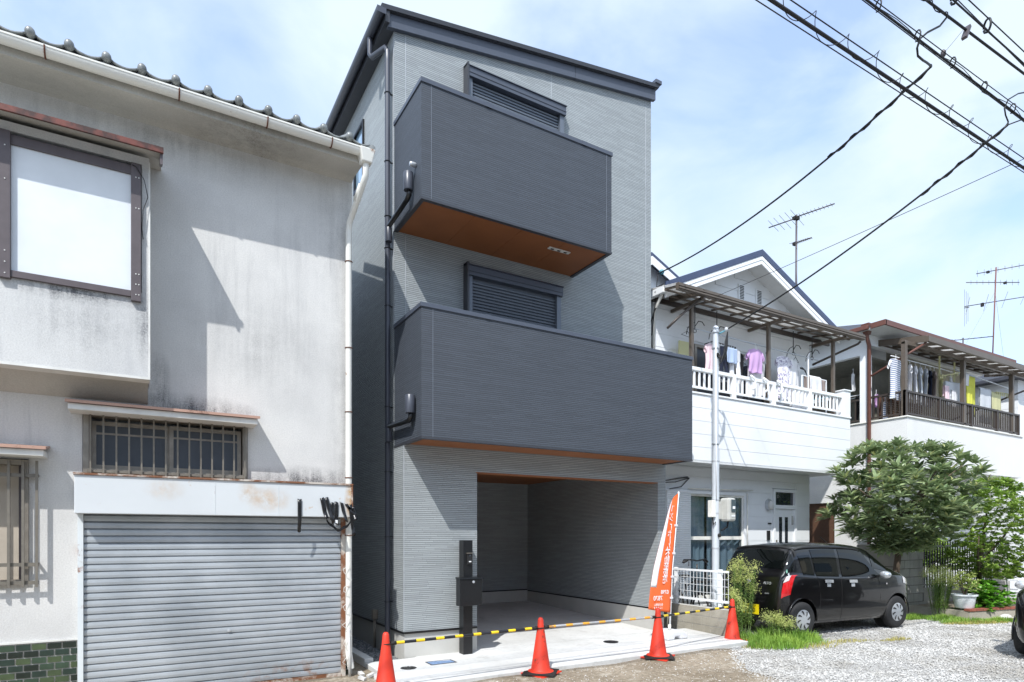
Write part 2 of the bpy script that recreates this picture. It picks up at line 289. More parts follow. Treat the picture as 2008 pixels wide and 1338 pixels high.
# ---------------------------------------------------------------- mesh helpers
def V(*a): return Vector(a)
class MB:
    def __init__(s): s.v = []; s.f = []
    def add(s, vs, fs):
        o = len(s.v); s.v += [tuple(v) for v in vs]; s.f += [tuple(i + o for i in f) for f in fs]; return s
    def hexa(s, p):  # p: 4 bottom ccw, 4 top ccw
        return s.add(p, [(3, 2, 1, 0), (4, 5, 6, 7), (0, 1, 5, 4), (1, 2, 6, 5), (2, 3, 7, 6), (3, 0, 4, 7)])
    def box(s, x0, x1, y0, y1, z0, z1):
        return s.hexa([(x0, y0, z0), (x1, y0, z0), (x1, y1, z0), (x0, y1, z0), (x0, y0, z1), (x1, y0, z1), (x1, y1, z1), (x0, y1, z1)])
    def bar(s, p, q, w, h, up=(0, 0, 1)):
        p, q = Vector(p), Vector(q); d = (q - p).normalized(); a = d.cross(Vector(up))
        if a.length < 1e-4: a = d.cross(Vector((0, 1, 0)))
        a.normalize(); b = a.cross(d).normalized(); a *= w / 2; b *= h / 2
        return s.hexa([p - a - b, p + a - b, q + a - b, q - a - b, p - a + b, p + a + b, q + a + b, q - a + b])
    def tube(s, pts, r, n=8, caps=True):
        pts = [Vector(p) for p in pts]; rs = r if isinstance(r, (list, tuple)) else [r] * len(pts); o = len(s.v); vs = []
        prev = None
        for i, p in enumerate(pts):
            d = (pts[min(i + 1, len(pts) - 1)] - pts[max(i - 1, 0)]).normalized()
            if prev is None:
                a = d.cross(Vector((0, 0, 1)));
                if a.length < 1e-3: a = d.cross(Vector((0, 1, 0)))
            else:
                a = prev - d * prev.dot(d)
                if a.length < 1e-4: a = d.orthogonal()
            a.normalize(); prev = a; b = d.cross(a)
            for k in range(n):
                t = 2 * math.pi * k / n; vs.append(p + (a * math.cos(t) + b * math.sin(t)) * rs[i])
        fs = [(i * n + k, i * n + (k + 1) % n, (i + 1) * n + (k + 1) % n, (i + 1) * n + k) for i in range(len(pts) - 1) for k in range(n)]
        if caps: fs += [tuple(range(n))[::-1], tuple((len(pts) - 1) * n + k for k in range(n))]
        return s.add(vs, fs)
    def lathe(s, prof, c, n=24, ax='z', squash=(1, 1)):
        vs = []; c = Vector(c)
        for (r, h) in prof:
            for k in range(n):
                t = 2 * math.pi * k / n; x, y = r * math.cos(t) * squash[0], r * math.sin(t) * squash[1]
                vs.append(c + (Vector((x, y, h)) if ax == 'z' else Vector((x, h, y)) if ax == 'y' else Vector((h, x, y))))
        m = len(prof); fs = [(i * n + k, i * n + (k + 1) % n, (i + 1) * n + (k + 1) % n, (i + 1) * n + k) for i in range(m - 1) for k in range(n)]
        fs += [tuple(range(n))[::-1], tuple((m - 1) * n + k for k in range(n))]
        return s.add(vs, fs)
    def prism(s, poly, vec):
        n = len(poly); vec = Vector(vec); a = [Vector(p) for p in poly]
        return s.add(a + [p + vec for p in a], [tuple(range(n)), tuple(range(2 * n - 1, n - 1, -1))] + [(i, i + n, (i + 1) % n + n, (i + 1) % n) for i in range(n)])
    def grid(s, fn, nu, nv, thick=None):
        vs = [Vector(fn(i / nu, j / nv)) for j in range(nv + 1) for i in range(nu + 1)]
        fs = [(j * (nu + 1) + i, j * (nu + 1) + i + 1, (j + 1) * (nu + 1) + i + 1, (j + 1) * (nu + 1) + i) for j in range(nv) for i in range(nu)]
        s.add(vs, fs)
        if thick is not None:
            t = Vector(thick); o = len(vs); base = len(s.v) - o
            s.add([v + t for v in vs], [f[::-1] for f in fs])
            edge = [i for i in range(nu + 1)] + [j * (nu + 1) + nu for j in range(1, nv + 1)] + [nv * (nu + 1) + i for i in range(nu - 1, -1, -1)] + [j * (nu + 1) for j in range(nv - 1, 0, -1)]
            for a, b in zip(edge, edge[1:] + edge[:1]): s.f.append((base + a, base + o + a, base + o + b, base + b))
        return s
    def mesh(s, name, mat=None, smooth=False, org=None, fix=True):
        me = bpy.data.meshes.new(name); o = Vector(org) if org else Vector((0, 0, 0))
        me.from_pydata([tuple(Vector(v) - o) for v in s.v], [], s.f)
        if fix:
            bm = bmesh.new(); bm.from_mesh(me); bmesh.ops.recalc_face_normals(bm, faces=bm.faces); bm.to_mesh(me); bm.free()
        if mat: me.materials.append(M[mat] if isinstance(mat, str) else mat)
        if smooth: me.polygons.foreach_set('use_smooth', [True] * len(me.polygons))
        me.update(); return me
    def build(s, name, mat, parent=None, smooth=False, bevel=0, kind=None, label=None, fix=True, angle=None):
        if parent is not None: org = ORG[parent.name]
        else:
            xs = [v[0] for v in s.v]; ys = [v[1] for v in s.v]; zs = [v[2] for v in s.v]; org = Vector(((min(xs) + max(xs)) / 2, (min(ys) + max(ys)) / 2, min(zs)))
        me = s.mesh(name, mat, smooth, org, fix)
        if smooth and angle: me.set_sharp_from_angle(angle=rad(angle))
        o = bpy.data.objects.new(name, me); C.objects.link(o)
        if parent is not None: o.parent = parent; ORG[o.name] = org
        else: o.location = org; ORG[o.name] = org
        if bevel:
            b = o.modifiers.new('bevel', 'BEVEL'); b.width = bevel; b.segments = 2; b.limit_method = 'ANGLE'; b.angle_limit = rad(40)
        if kind: o['kind'] = kind
        if label: o['label'] = label
        return o
ORG = {}
def tag(o, label=None, cat=None, group=None, kind=None):
    if label: o['label'] = label
    if cat: o['category'] = cat
    if group: o['group'] = group
    if kind: o['kind'] = kind
    return o
def thing(name, label, cat, loc, group=None, rotz=0.):
    o = bpy.data.objects.new(name, None); C.objects.link(o); o.location = loc; o.rotation_euler = (0, 0, rotz); o.empty_display_size = .2
    ORG[o.name] = Vector((0, 0, 0)) if rotz else Vector(loc); tag(o, label, cat, group); return o
def local(o): ORG[o.name] = Vector((0, 0, 0)); return o      # children meshes are given in the thing's own coordinates
def piece(me, name, parent, loc, rot=(0, 0, 0), scale=None, mat=None):
    o = bpy.data.objects.new(name, me); C.objects.link(o); o.parent = parent; o.location = Vector(loc) - ORG[parent.name]; o.rotation_euler = rot
    if scale: o.scale = scale
    if mat: o.material_slots[0].link = 'OBJECT'; o.material_slots[0].material = M[mat] if isinstance(mat, str) else mat
    ORG[o.name] = ORG[parent.name]; return o
def copy_tree(o, loc, label, rotz=None):
    def rec(x, par):
        c = x.copy(); C.objects.link(c)
        if par is not None: c.parent = par
        for ch in x.children: rec(ch, c)
        return c
    c = rec(o, None); c.location = loc; c['label'] = label
    if rotz is not None: c.rotation_euler = (0, 0, rotz)
    return c
def cpy(o, parent=None):
    c = o.copy(); C.objects.link(c); return c
def text(s_, size, mat, name, parent, loc, rot, mirror=False, ext=.001, sx=1.):
    cu = bpy.data.curves.new('t', 'FONT'); cu.body = s_; cu.size = size; cu.extrude = ext; cu.align_x = 'CENTER'; cu.align_y = 'CENTER'
    t = bpy.data.objects.new('t', cu); C.objects.link(t); dg = bpy.context.evaluated_depsgraph_get(); dg.update()
    me = bpy.data.meshes.new_from_object(t.evaluated_get(dg)); bpy.data.objects.remove(t); bpy.data.curves.remove(cu)
    me.materials.clear(); me.materials.append(M[mat]); o = bpy.data.objects.new(name, me); C.objects.link(o)
    o.location = Vector(loc) - (ORG[parent.name] if parent else Vector((0, 0, 0))); o.rotation_euler = rot; o.scale = ((-1 if mirror else 1) * sx, 1, 1)
    if parent: o.parent = parent
    return o
def struct(o): o['kind'] = 'structure'; return o

# ================================================================ SETTING
g = MB(); n = 60
g.add([(-600, -600, -.02), (600, -600, -.02), (600, 600, -.02), (-600, 600, -.02)], [(0, 1, 2, 3)]); struct(g.build('ground', 'gravel_bed'))
def hgt(x, y): return .006 + .012 * (math.sin(x * 2.1 + y) * math.sin(y * 1.7 - x * .6) + .6 * math.sin(x * 5.3 + 1) * math.sin(y * 6.1))
def clampd(x, y): return hgt(x, y)
g = MB(); nx, ny = 130, 60
def gf(u, v):
    y = 1.5 + v * 5.1; x = -3 + u * 12.2; e = 8.0 - (6.6 - y) * .85
    z = hgt(x, y)
    if x > e - .5: z -= min((x - e + .5) / .8, 1) * .05
    return (x, y, z)
g.grid(gf, nx, ny); o = g.build('dirt_verge', 'dirt', smooth=True); struct(o)
g = MB(); g.box(-8, 2.42, 6.61, 20, -.1, .012); struct(g.build('dirt_strip', 'dirt'))
g = MB(); g.hexa([(2.42, 6.5, -.1), (8.14, 6.53, -.1), (8.14, 12.3, -.1), (2.42, 12.3, -.1), (2.42, 6.5, .055), (8.14, 6.53, .055), (8.14, 7.87, .09), (2.42, 7.87, .075)])
g.v[2] = (8.14, 7.87, -.1); g.v[3] = (2.42, 7.87, -.1)
struct(g.build('concrete_apron', 'slab', bevel=.008))
g = MB(); g.hexa([(3.12, 7.872, -.1), (7.5, 7.872, -.1), (7.5, 12.14, -.1), (3.12, 12.14, -.1), (3.12, 7.872, .078), (7.5, 7.872, .09), (7.5, 12.14, .23), (3.12, 12.14, .23)])
struct(g.build('garage_floor', 'slab'))
g = MB(); g.box(2.42, 2.54, 7.9, 18, -.05, .12); struct(g.build('boundary_kerb', 'conc', bevel=.01))
def pebbles(name, n, area, size, mat, z=lambda x, y: 0., seed=1, label=None):
    r = random.Random(seed); vs = []; fs = []
    base = [(1, 0, 0), (0, 1, 0), (-1, 0, 0), (0, -1, 0), (0, 0, .7), (0, 0, -.7)]; bf = [(0, 1, 4), (1, 2, 4), (2, 3, 4), (3, 0, 4), (1, 0, 5), (2, 1, 5), (3, 2, 5), (0, 3, 5)]
    for i in range(n):
        x, y = area(r)
        s = size * r.uniform(.35, 1.0) * (1.9 if r.random() < .08 else 1.15); a = r.uniform(0, 6.28); ca, sa = math.cos(a), math.sin(a); tz = r.uniform(-.5, .5); zz = z(x, y) + s * .25; o = len(vs)
        for (bx, by, bz) in base:
            bx *= r.uniform(.7, 1.2); by *= r.uniform(.6, 1.0); bz *= r.uniform(.6, 1.2); bz += bx * tz
            vs.append((x + (bx * ca - by * sa) * s, y + (bx * sa + by * ca) * s, zz + bz * s))
        fs += [tuple(k + o for k in f) for f in bf]
    b = MB(); b.v = vs; b.f = fs; o = b.build(name, mat, fix=False, kind='stuff'); return o
def garea(r):
    while True:
        y = 2.2 + 7.0 * r.random() ** 1.0; x = 5.0 + 13 * r.random(); e = 8.0 - (6.6 - y) * .85
        if math.sin(x * 1.9 + y * 3.1) * math.sin(y * 2.3 - x * .7) > .55 and r.random() < .55: continue
        if x > e - .35 + .6 * (r.random() - .5) and x < 4.2 * y - 1 and x > 1.08 * y and not (x > 14.4 and y > 6.1): return x, y
tag(pebbles('gravel', 80000, garea, .0145, 'pebble', lambda x, y: -.012, 3), 'pale crushed stone gravel covering the parking lot on the right', 'gravel')
def darea(r): return 2.2 + 6.2 * r.random(), 4.2 + 2.3 * r.random()
tag(pebbles('loose_stones', 2600, darea, .008, 'stone', hgt, 4), 'small loose stones scattered on the brown dirt verge', 'stones')
tag(pebbles('side_gravel', 5200, lambda r: (2.55 + .38 * r.random(), 7.75 + 6 * r.random() ** 1.4), .014, 'pebble_grey', lambda x, y: .045, 5), 'grey gravel strip between kerb and dark house wall', 'gravel')
g = MB(); g.box(2.54, 2.94, 7.9, 18, -.05, .045); struct(g.build('gravel_base', 'gravel_bed'))
tag(pebbles('drain_gravel', 900, lambda r: (7.72 + .42 * r.random(), 7.9 + 1.6 * r.random()), .014, 'pebble_grey', lambda x, y: .05, 6), 'grey gravel between new house and low block wall', 'gravel')
g = MB(); g.box(7.68, 8.14, 7.88, 18, -.1, .05); struct(g.build('narrow_gap_floor', 'gravel_bed'))

# ================================================================ OLD HOUSE (left)
H = thing('old_house', 'weathered grey stucco house with roller shutter and tiled roof, left of the dark new house', 'house', (0, 7.6, 0))
YL = 7.6
b = MB()
b.box(-6, -1.62, YL, 14, 0, 6.16); b.box(2.075, 2.17, YL, 14, 0, 1.93); b.box(-1.62, -.999, YL, 14, 2.46, 6.16)
b.box(-.999, 2.17, YL, 14, 3.0, 6.16); b.box(-1.62, -.999, YL, 14, 0, 1.24); b.box(-.999, -.60, YL, 14, 0, 3.0)
b.box(-.60, -.57, YL, 14, 1.93, 3.0); b.box(.98, 2.17, YL, 14, 1.93, 3.0); b.box(-.57, .98, YL, 14, 1.93, 2.34)
b.box(-.57, .98, 7.85, 14, 2.34, 3.0); b.box(-1.62, -.999, 7.85, 14, 1.24, 2.46)
b.box(-.60, 2.075, 7.72, 14, 0, 1.93)
b.build('wall', 'stucco', H)
# eave soffit with cove
b = MB(); pr = [(7.6, 6.06), (7.56, 6.075), (7.50, 6.085), (7.42, 6.08), (7.16, 6.05), (7.13, 6.05), (7.13, 6.13), (7.4, 6.3), (7.6, 6.4)]
b.prism([(-6, y, z) for y, z in pr], (8.17, 0, 0)); b.build('eave_soffit', 'soffit_old', H)
b = MB(); b.hexa([(-6, 7.1, 6.16), (2.2, 7.1, 6.16), (2.2, 11, 8.0), (-6, 11, 8.0), (-6, 7.1, 6.20), (2.2, 7.1, 6.20), (2.2, 11, 8.04), (-6, 11, 8.04)])
roof = b.build('roof', 'kawara', H)
def tile_mesh():
    b = MB(); n = 14; w = .291
    def prof(t):
        x = (t - .5) * w
        if t < .30: a = t / .30 * math.pi; return x, .046 * math.sin(a) + .012
        a = (t - .30) / .70; return x, .010 - .026 * math.sin(a * math.pi)
    def fn(u, v): x, z = prof(u); return (x, v * .34, z + v * .34 * .47)
    b.grid(fn, n, 2, thick=(0, 0, -.022))
    return b.mesh('roof_tile', 'kawara', True)
def knob_mesh():
    b = MB(); prof = [(0.001, -.040), (.018, -.038), (.032, -.028), (.040, -.010), (.042, .012), (.040, .03)]
    b.lathe(prof, (-.102, -.02, .006), 14, 'y', (1, 1.12)); return b.mesh('tile_knob', 'kawara', True)
tm, km = tile_mesh(), knob_mesh()
for j in range(3):
    for i in range(-4 if j else -5, 12):
        x = -.922 + .291 * i + .102
        if x > 2.2: continue
        t = piece(tm, 'roof_tile', roof, (x, 7.075 + j * .29, 6.268 + j * .29 * .47), (0, 0, 0))
        if j == 0: ORG[t.name] = ORG[roof.name]; k = bpy.data.objects.new('tile_end_cap', km); C.objects.link(k); k.parent = roof; k.location = Vector((x, 7.075, 6.272)) - ORG[roof.name]
# end bundle of tiles at the verge
b = MB(); b.bar((2.25, 7.08, 6.20), (2.25, 9, 7.10), .05, .06); b.lathe([(.001, -.04), (.035, -.035), (.04, 0)], (2.25, 7.07, 6.22), 12, 'y'); b.build('verge_tile', 'kawara', H, smooth=True, angle=40)
# gutter
def gutter(x0, x1, y, z, r, seg=10):
    b = MB()
    def fn(u, v): a = math.pi * (1 + v); return (x0 + (x1 - x0) * u, y + r * math.cos(a), z + r * math.sin(a) * 1.1)
    b.grid(fn, 1, seg); 
    def fi(u, v): a = math.pi * (1 + v); return (x0 + (x1 - x0) * u, y + (r - .006) * math.cos(a), z + (r - .006) * math.sin(a) * 1.1)
    b.grid(fi, 1, seg); b.box(x0, x1, y - r - .004, y - r + .006, z - .008, z + .008); b.box(x0, x1, y + r - .006, y + r + .004, z - .008, z + .008); return b
gu = gutter(-6, 2.16, 7.06, 6.165, .062).build('gutter', 'pvc', H, smooth=True, angle=50)
for u_x in (-2.3, -.81, .27, 1.1, 1.78):
    b = MB(); b.tube([(u_x, 7.06 + .068 * math.cos(a), 6.165 + .074 * math.sin(a)) for a in [math.pi * (1 + k / 8) for k in range(9)]], .007, 5); b.build('gutter_bracket', 'rust_band', gu)
b = MB(); b.hexa([(2.12, 7.0, 6.02), (2.24, 7.0, 6.02), (2.24, 7.12, 6.02), (2.12, 7.12, 6.02), (2.09, 6.97, 6.17), (2.27, 6.97, 6.17), (2.27, 7.15, 6.17), (2.09, 7.15, 6.17)])
b.build('gutter_hopper', 'pvc', H, bevel=.012)
b = MB(); b.tube([(2.18, 7.06, 6.03), (2.18, 7.07, 5.9), (2.165, 7.12, 5.82), (2.13, 7.42, 5.60), (2.115, 7.51, 5.52), (2.11, 7.53, 5.40), (2.11, 7.53, 0.55)], .037, 12)
dp = b.build('downpipe', 'pvc', H, smooth=True, angle=50)
b = MB(); b.tube([(2.11, 7.53, .56), (2.11, 7.53, .30), (2.13, 7.50, .1)], .041, 10); b.build('lower_pipe_sleeve', 'pvc', H, smooth=True, angle=50)
b = MB(); b.tube([(2.16, 7.15, 5.815), (2.14, 7.30, 5.70)], .043, 10); b.build('pipe_collar', 'pvc', dp, smooth=True)
for z in (5.05, 4.0, 3.22, 2.42, 1.72):
    b = MB(); b.tube([(2.11 + .042 * math.cos(a), 7.53 + .042 * math.sin(a), z) for a in [k * math.pi / 6 for k in range(13)]], .006, 5); b.build('pipe_band', 'rust_band', dp)
# telephone wires loosely wound by the pipe
pts = [(2.075 + .05 * math.sin(k * 1.3) + .01 * math.cos(k * 3), 7.47, 1.45 - k * .045) for k in range(30)]
b = MB(); b.tube(pts, .004, 5); b.build('loose_wire', 'pvc', H, smooth=True)
b = MB(); b.tube([(2.09, 7.47, .6), (2.1, 7.46, .3), (2.1, 7.45, .0)], .016, 6); b.build('conduit', 'white_trim_old', H, smooth=True)
# bay window box
BY = 7.1
bay = thing('tmp', None, None, (0, 0, 0)); bpy.data.objects.remove(bay)
b = MB(); b.box(-6, .012, BY, YL - .002, 3.28, 4.10); b.box(-.052, .012, BY, YL - .002, 4.10, 5.44); b.box(-6, -1.20, BY, YL - .002, 4.10, 5.44); b.box(-1.20, -.052, BY, YL - .002, 5.36, 5.44); b.box(-1.2, -.052, BY + .16, YL - .002, 4.10, 5.36)
bayo = b.build('bay', 'stucco_bay', H)
b = MB(); b.box(-6, .016, BY - .004, BY + .17, 3.255, 3.279); b.build('bay_bottom_lip', 'white_trim_old', bayo)
b = MB(); b.prism([(-6, YL - .003, 3.279), (-6, YL - .003, 3.10), (-6, YL - .05, 3.12), (-6, YL - .12, 3.19), (-6, YL - .22, 3.25), (-6, YL - .325, 3.265), (-6, YL - .325, 3.279)], (6.0, 0, 0)); b.build('bay_cove', 'soffit_old', bayo, smooth=True, angle=60)
b = MB(); b.box(.004, .02, BY - .006, BY + .012, 3.255, 5.40); b.build('corner_bead', 'white_trim_old', bayo)
fr = MB().box(-1.15, -1.062, BY - .045, BY + .05, 4.02, 5.34).build('frame_board', 'frame_brown', bayo, bevel=.003)
MB().box(-.142, -.058, BY - .045, BY + .05, 4.0, 5.34).build('frame_board', 'frame_brown', bayo, bevel=.003)
MB().box(-1.062, -.142, BY - .02, BY + .05, 5.235, 5.32).build('frame_rail', 'frame_brown', bayo)
MB().box(-1.062, -.142, BY - .03, BY + .05, 4.04, 4.10).build('frame_rail', 'frame_brown', bayo, bevel=.003)
MB().box(-1.064, -.140, BY + .0, BY + .03, 4.10, 5.235).build('pane', 'pane_white', bayo)
for z in (4.06, 4.16, 4.26, 5.2, 4.9):
    for x in (-1.10, -.1, -.075): MB().lathe([(.006, 0), (.006, -.004), (.001, -.006)], (x, BY - .045, z), 6, 'y').build('screw', 'white_trim_old', fr)
aw = MB(); aw.hexa([(-6, 6.86, 5.425), (.12, 6.86, 5.425), (.12, YL - .002, 5.60), (-6, YL - .002, 5.60), (-6, 6.86, 5.445), (.12, 6.86, 5.445), (.12, YL - .002, 5.62), (-6, YL - .002, 5.62)])
awn = aw.build('awning', 'soffit_old', H)
MB().box(-6, .13, 6.848, 6.872, 5.40, 5.452).build('rust_edge', 'red_rust', awn)
b = MB(); b.hexa([(.10, 6.875, 5.30), (.125, 6.875, 5.30), (.125, 7.2, 5.44), (.10, 7.2, 5.44), (.10, 6.875, 5.42), (.125, 6.875, 5.42), (.125, 7.2, 5.5), (.10, 7.2, 5.5)]); b.build('bracket', 'frame_brown', awn)
MB().tube([(-.18, BY - .02, 5.33), (-.10, BY - .06, 5.30), (-.03, BY - .05, 5.19), (.0, BY - .03, 5.04), (-.04, BY - .04, 4.90), (-.05, BY - .03, 4.72), (-.04, BY - .03, 4.62)], .004, 5).build('loose_cable', 'wire', H, smooth=True)
# middle window
wi = MB(); wi.box(-.565, .975, 7.58, 7.78, 2.935, 2.985); wi.box(-.565, .975, 7.58, 7.78, 2.345, 2.40); wi.box(-.565, -.515, 7.58, 7.78, 2.40, 2.935); wi.box(.925, .975, 7.58, 7.78, 2.40, 2.935)
win = wi.build('window', 'alu_old', H)
for x0, x1, y in ((-.50, .22, 7.70), (.20, .915, 7.66)):
    s_ = MB(); s_.box(x0, x1, y, y + .03, 2.86, 2.90); s_.box(x0, x1, y, y + .03, 2.405, 2.45); s_.box(x0, x0 + .04, y, y + .03, 2.45, 2.86); s_.box(x1 - .04, x1, y, y + .03, 2.45, 2.86); s_.box(x0 + .04, x1 - .04, y, y + .03, 2.765, 2.785)
    s_.build('sash', 'alu_old', win); MB().box(x0 + .04, x1 - .04, y + .01, y + .016, 2.45, 2.86).build('pane', 'pane_mesh', win)
bm_ = MB().box(-.008, .008, -.008, .008, 0, .66).mesh('window_bar', 'bar_old')
for k in range(14): piece(bm_, 'window_bar', win, (-.50 + k * 1.44 / 13, 7.545, 2.335))
MB().box(-.53, .96, 7.553, 7.566, 2.36, 2.385).build('bar_rail', 'bar_old', win); MB().box(-.53, .96, 7.553, 7.566, 2.945, 2.97).build('bar_rail', 'bar_old', win)
MB().box(-.61, 1.0, 7.575, 7.6, 2.28, 2.338).build('sill_panel', 'white_trim_old', win)
def visor(x0, x1, z, ps):
    b = MB(); b.box(x0 + .02, x1 - .02, 7.32, 7.598, z - .09, z - .028); o = b.build('window_visor', 'white_trim_old', H, bevel=.006)
    b = MB(); b.hexa([(x0, 7.29, z - .028), (x1, 7.29, z - .028), (x1, 7.598, z + .02), (x0, 7.598, z + .02), (x0, 7.29, z), (x1, 7.29, z), (x1, 7.598, z + .04), (x0, 7.598, z + .04)]); b.build('metal_cap', 'copper', o)
visor(-.687, 1.066, 3.03, 0); visor(-2.6, -.833, 2.56, 0)
# left window with bars
wl = MB(); wl.box(-1.05, -1.0, 7.57, 7.75, 1.26, 2.45); wl.box(-1.62, -1.05, 7.57, 7.75, 2.40, 2.45); wl.box(-1.62, -1.05, 7.57, 7.75, 1.245, 1.29); w2 = wl.build('window', 'alu_old', H)
MB().box(-1.62, -1.05, 7.70, 7.71, 1.29, 2.40).build('pane', 'curtain_blind', w2); MB().box(-1.09, -1.05, 7.68, 7.70, 1.29, 2.4).build('sash', 'frame_brown', w2)
bm2 = MB().box(-.011, .011, -.011, .011, 0, 1.22).mesh('window_bar', 'bar_old')
for x in (-1.47, -1.36, -1.25, -1.142, -1.034, -.928): piece(bm2, 'window_bar', w2, (x, 7.51, 1.22))
for z in (1.245, 1.42, 2.28): MB().box(-1.62, -.915, 7.522, 7.535, z, z + .035).build('bar_rail', 'bar_old', w2)
for z in (1.435, 2.29): MB().box(-.94, -.918, 7.536, 7.599, z, z + .02).build('bar_bracket', 'bar_old', w2)
# sign box
sg = MB().box(-.62, 2.105, 7.38, 7.599, 1.935, 2.315).build('sign_box', 'sign', H, bevel=.006)
MB().box(-.63, 2.12, 7.365, 7.61, 2.3155, 2.335).build('top_flange', 'rust_flange', sg)
for x in (.62, 1.27): MB().box(x, x + .004, 7.377, 7.38, 1.94, 2.31).build('sheet_seam', 'guide_left', sg)
MB().box(2.098, 2.118, 7.372, 7.6, 1.93, 2.3155).build('end_plate', 'rust_flange', sg)
rr = random.Random(5)
for i, (x, zt, zb, dx) in enumerate([(1.50, 2.14, 1.76, 0), (1.75, 2.16, 1.92, .05), (1.80, 2.16, 1.86, .08), (1.87, 2.10, 1.90, .0), (1.92, 2.11, 1.84, .0), (1.98, 2.11, 1.88, .05), (2.03, 2.10, 1.93, .12), (2.08, 2.09, 1.72, .05), (2.12, 2.06, 1.9, .02)]):
    b = MB(); w = .022
    def fn(u, v, x=x, zt=zt, zb=zb, dx=dx, i=i): 
        z = zt + (zb - zt) * v; k = max(0, v - .45)
        return (x + (u - .5) * 2 * w * (1 - .3 * k) + dx * v, 7.368 - .07 * k * math.sin(i * 2. + v * 5) - .02 * k, z - .01 * math.sin(u * 3 + i))
    b.grid(fn, 2, 8, thick=(0, -.003, 0)); b.build('torn_tape', 'tape', sg, smooth=True)
b = MB(); b.grid(lambda u, v: (1.80 + .30 * u, 7.36 + .02 * math.sin(6 * u), 1.925 - .12 * math.sin(u * math.pi) - .035 * v - .01 * math.sin(u * 17)), 14, 1, thick=(0, -.003, 0)); b.build('torn_tape', 'tape', sg)
b = MB(); b.box(1.89, 1.93, 7.35, 7.353, 1.84, 1.90); b.build('paper_scrap', 'white', sg)
# shutter
shn = thing  # readability
sh = MB().box(-.556, 2.02, 7.60, 7.62, .02, 1.932).build('roller_shutter', 'shutter', H)
sl = MB()
prf = [(7.600, 0), (7.572, .0), (7.560, .005), (7.557, .030), (7.559, .056), (7.566, .060), (7.572, .0615), (7.566, .064), (7.572, .069), (7.600, .070)]
sl.prism([(0, y - 7.6, z) for y, z in prf], (2.576, 0, 0)); slm = sl.mesh('shutter_slat', 'shutter', False)
for k in range(26):
    if .05 + k * .0722 < 1.9: piece(slm, 'shutter_slat', sh, (-.556, 7.6, .055 + k * .0722 * (1.0)))
MB().box(-.556, 2.02, 7.55, 7.59, .012, .052).build('bottom_rail', 'rust_flange', sh)
MB().lathe([(.018, 0), (.018, -.012), (.008, -.014)], (.78, 7.556, .66), 10, 'y').build('lock', 'silver', sh)
MB().box(-.605, -.558, 7.53, 7.62, 0, 1.933).build('shutter_guide', 'guide_left', H, label='pale left shutter guide channel')
MB().box(2.022, 2.072, 7.53, 7.62, 0, 1.933).build('shutter_guide', 'rust_guide', H, label='rusty right shutter guide channel')
MB().box(-.6, 2.17, 7.45, 7.62, -.02, .012).build('threshold', 'conc', H)
# tiles
MB().box(-1.9, -.607, 7.592, 7.6, 0, .685).build('tile_bed', 'grout', H)
pl = MB().box(-1.9, -.607, 7.575, 7.592, .67, .687).build('tile_ledge', 'white_trim_old', H)
tmm = MB().box(0, .1105, 0, .011, 0, .0555)
tmesh = tmm.mesh('wall_tile', M['tile_g'][0])
tr_ = random.Random(3)
def tiles(x0, x1, z0, rows):
    for r_ in range(rows):
        z = .668 - .067 * (r_ + 1) + .0
        x = x1 - (.1225 if r_ % 2 == 0 else .061)
        first = True
        while x > x0 - .1225:
            xa, w = x, .1165
            if first and r_ % 2: 
                w_ = .055; t = piece(tmesh, 'wall_tile', H, (x1 - .058, 7.581, z), scale=(w_ / .1165, 1, 1), mat=M['tile_g'][tr_.randrange(4)]); first = False; 
                x = x1 - .1835; continue
            first = False
            piece(tmesh, 'wall_tile', H, (x, 7.581, z), mat=M['tile_g'][tr_.randrange(4)]); x -= .1225
tiles(-1.75, -.607, 0, 9)
MB().box(2.075, 2.172, 7.592, 7.6, 0, .76).build('tile_bed', 'grout', H)
for r_ in range(11):
    piece(tmesh, 'wall_tile', H, (2.078, 7.581, .69 - r_ * .067), scale=(.08 / .1165, 1, 1), mat=M['tile_g'][1 + tr_.randrange(2) * 2])
# ================================================================ NEW HOUSE
NH = thing('new_house', 'three-storey dark grey house with two balconies and open garage, in the middle', 'house', (5.3, 8, 0))
X0, X1, YF, YU = 2.94, 7.68, 7.87, 8.23
def top_z(x): return 8.72 + (x - X0) * .149
b = MB(); b.box(X0, 4.04, YF, YF + .15, .41, 2.95); b.box(7.50, X1, YF, YF + .15, .41, 2.95); b.box(4.04, 7.50, YF, YF + .15, 2.62, 2.95)
b.box(X0, X0 + .15, YF + .15, 18, .41, 2.95)
b.build('ground_floor_wall', 'sid_light', NH)
b = MB(); b.box(7.50, 7.56, YF + .15, 12.14, .45, 2.95); b.box(3.12, 7.50, 12.08, 12.14, .47, 2.95); b.box(3.09, 3.12, YF + .15, 12.14, .45, 2.95); b.build('garage_wall', 'sid_light', NH)
MB().box(3.12, 7.5, YF + .15, 12.08, 2.88, 2.93).build('garage_ceiling', 'soffit_wood', NH)
MB().box(4.02, 7.50, YF - .004, YF + .16, 2.606, 2.6195).build('opening_trim', 'soffit_wood', NH)
b = MB(); b.box(7.485, 7.50, YF + .01, 12.08, .45, .475); b.box(3.12, 7.485, 12.065, 12.08, .47, .495); b.box(X0 - .006, X0 + .01, YF + .0, 18, .40, .43); b.box(X0 - .008, 4.04, YF - .012, YF, .40, .43); b.build('base_flashing', 'black', NH)
b = MB(); b.box(X0 + .02, 4.035, YF + .02, YF + .15, -.1, .41); b.box(X0 + .02, X0 + .16, YF + .15, 18, -.1, .41); b.box(7.48, X1 - .02, YF + .02, 12.2, -.1, .45); b.box(3.1, 7.48, 12.05, 12.2, -.1, .47); b.box(4.035, 4.05, YF + .02, YF + .15, -.1, .40)
b.build('foundation', 'found', NH)
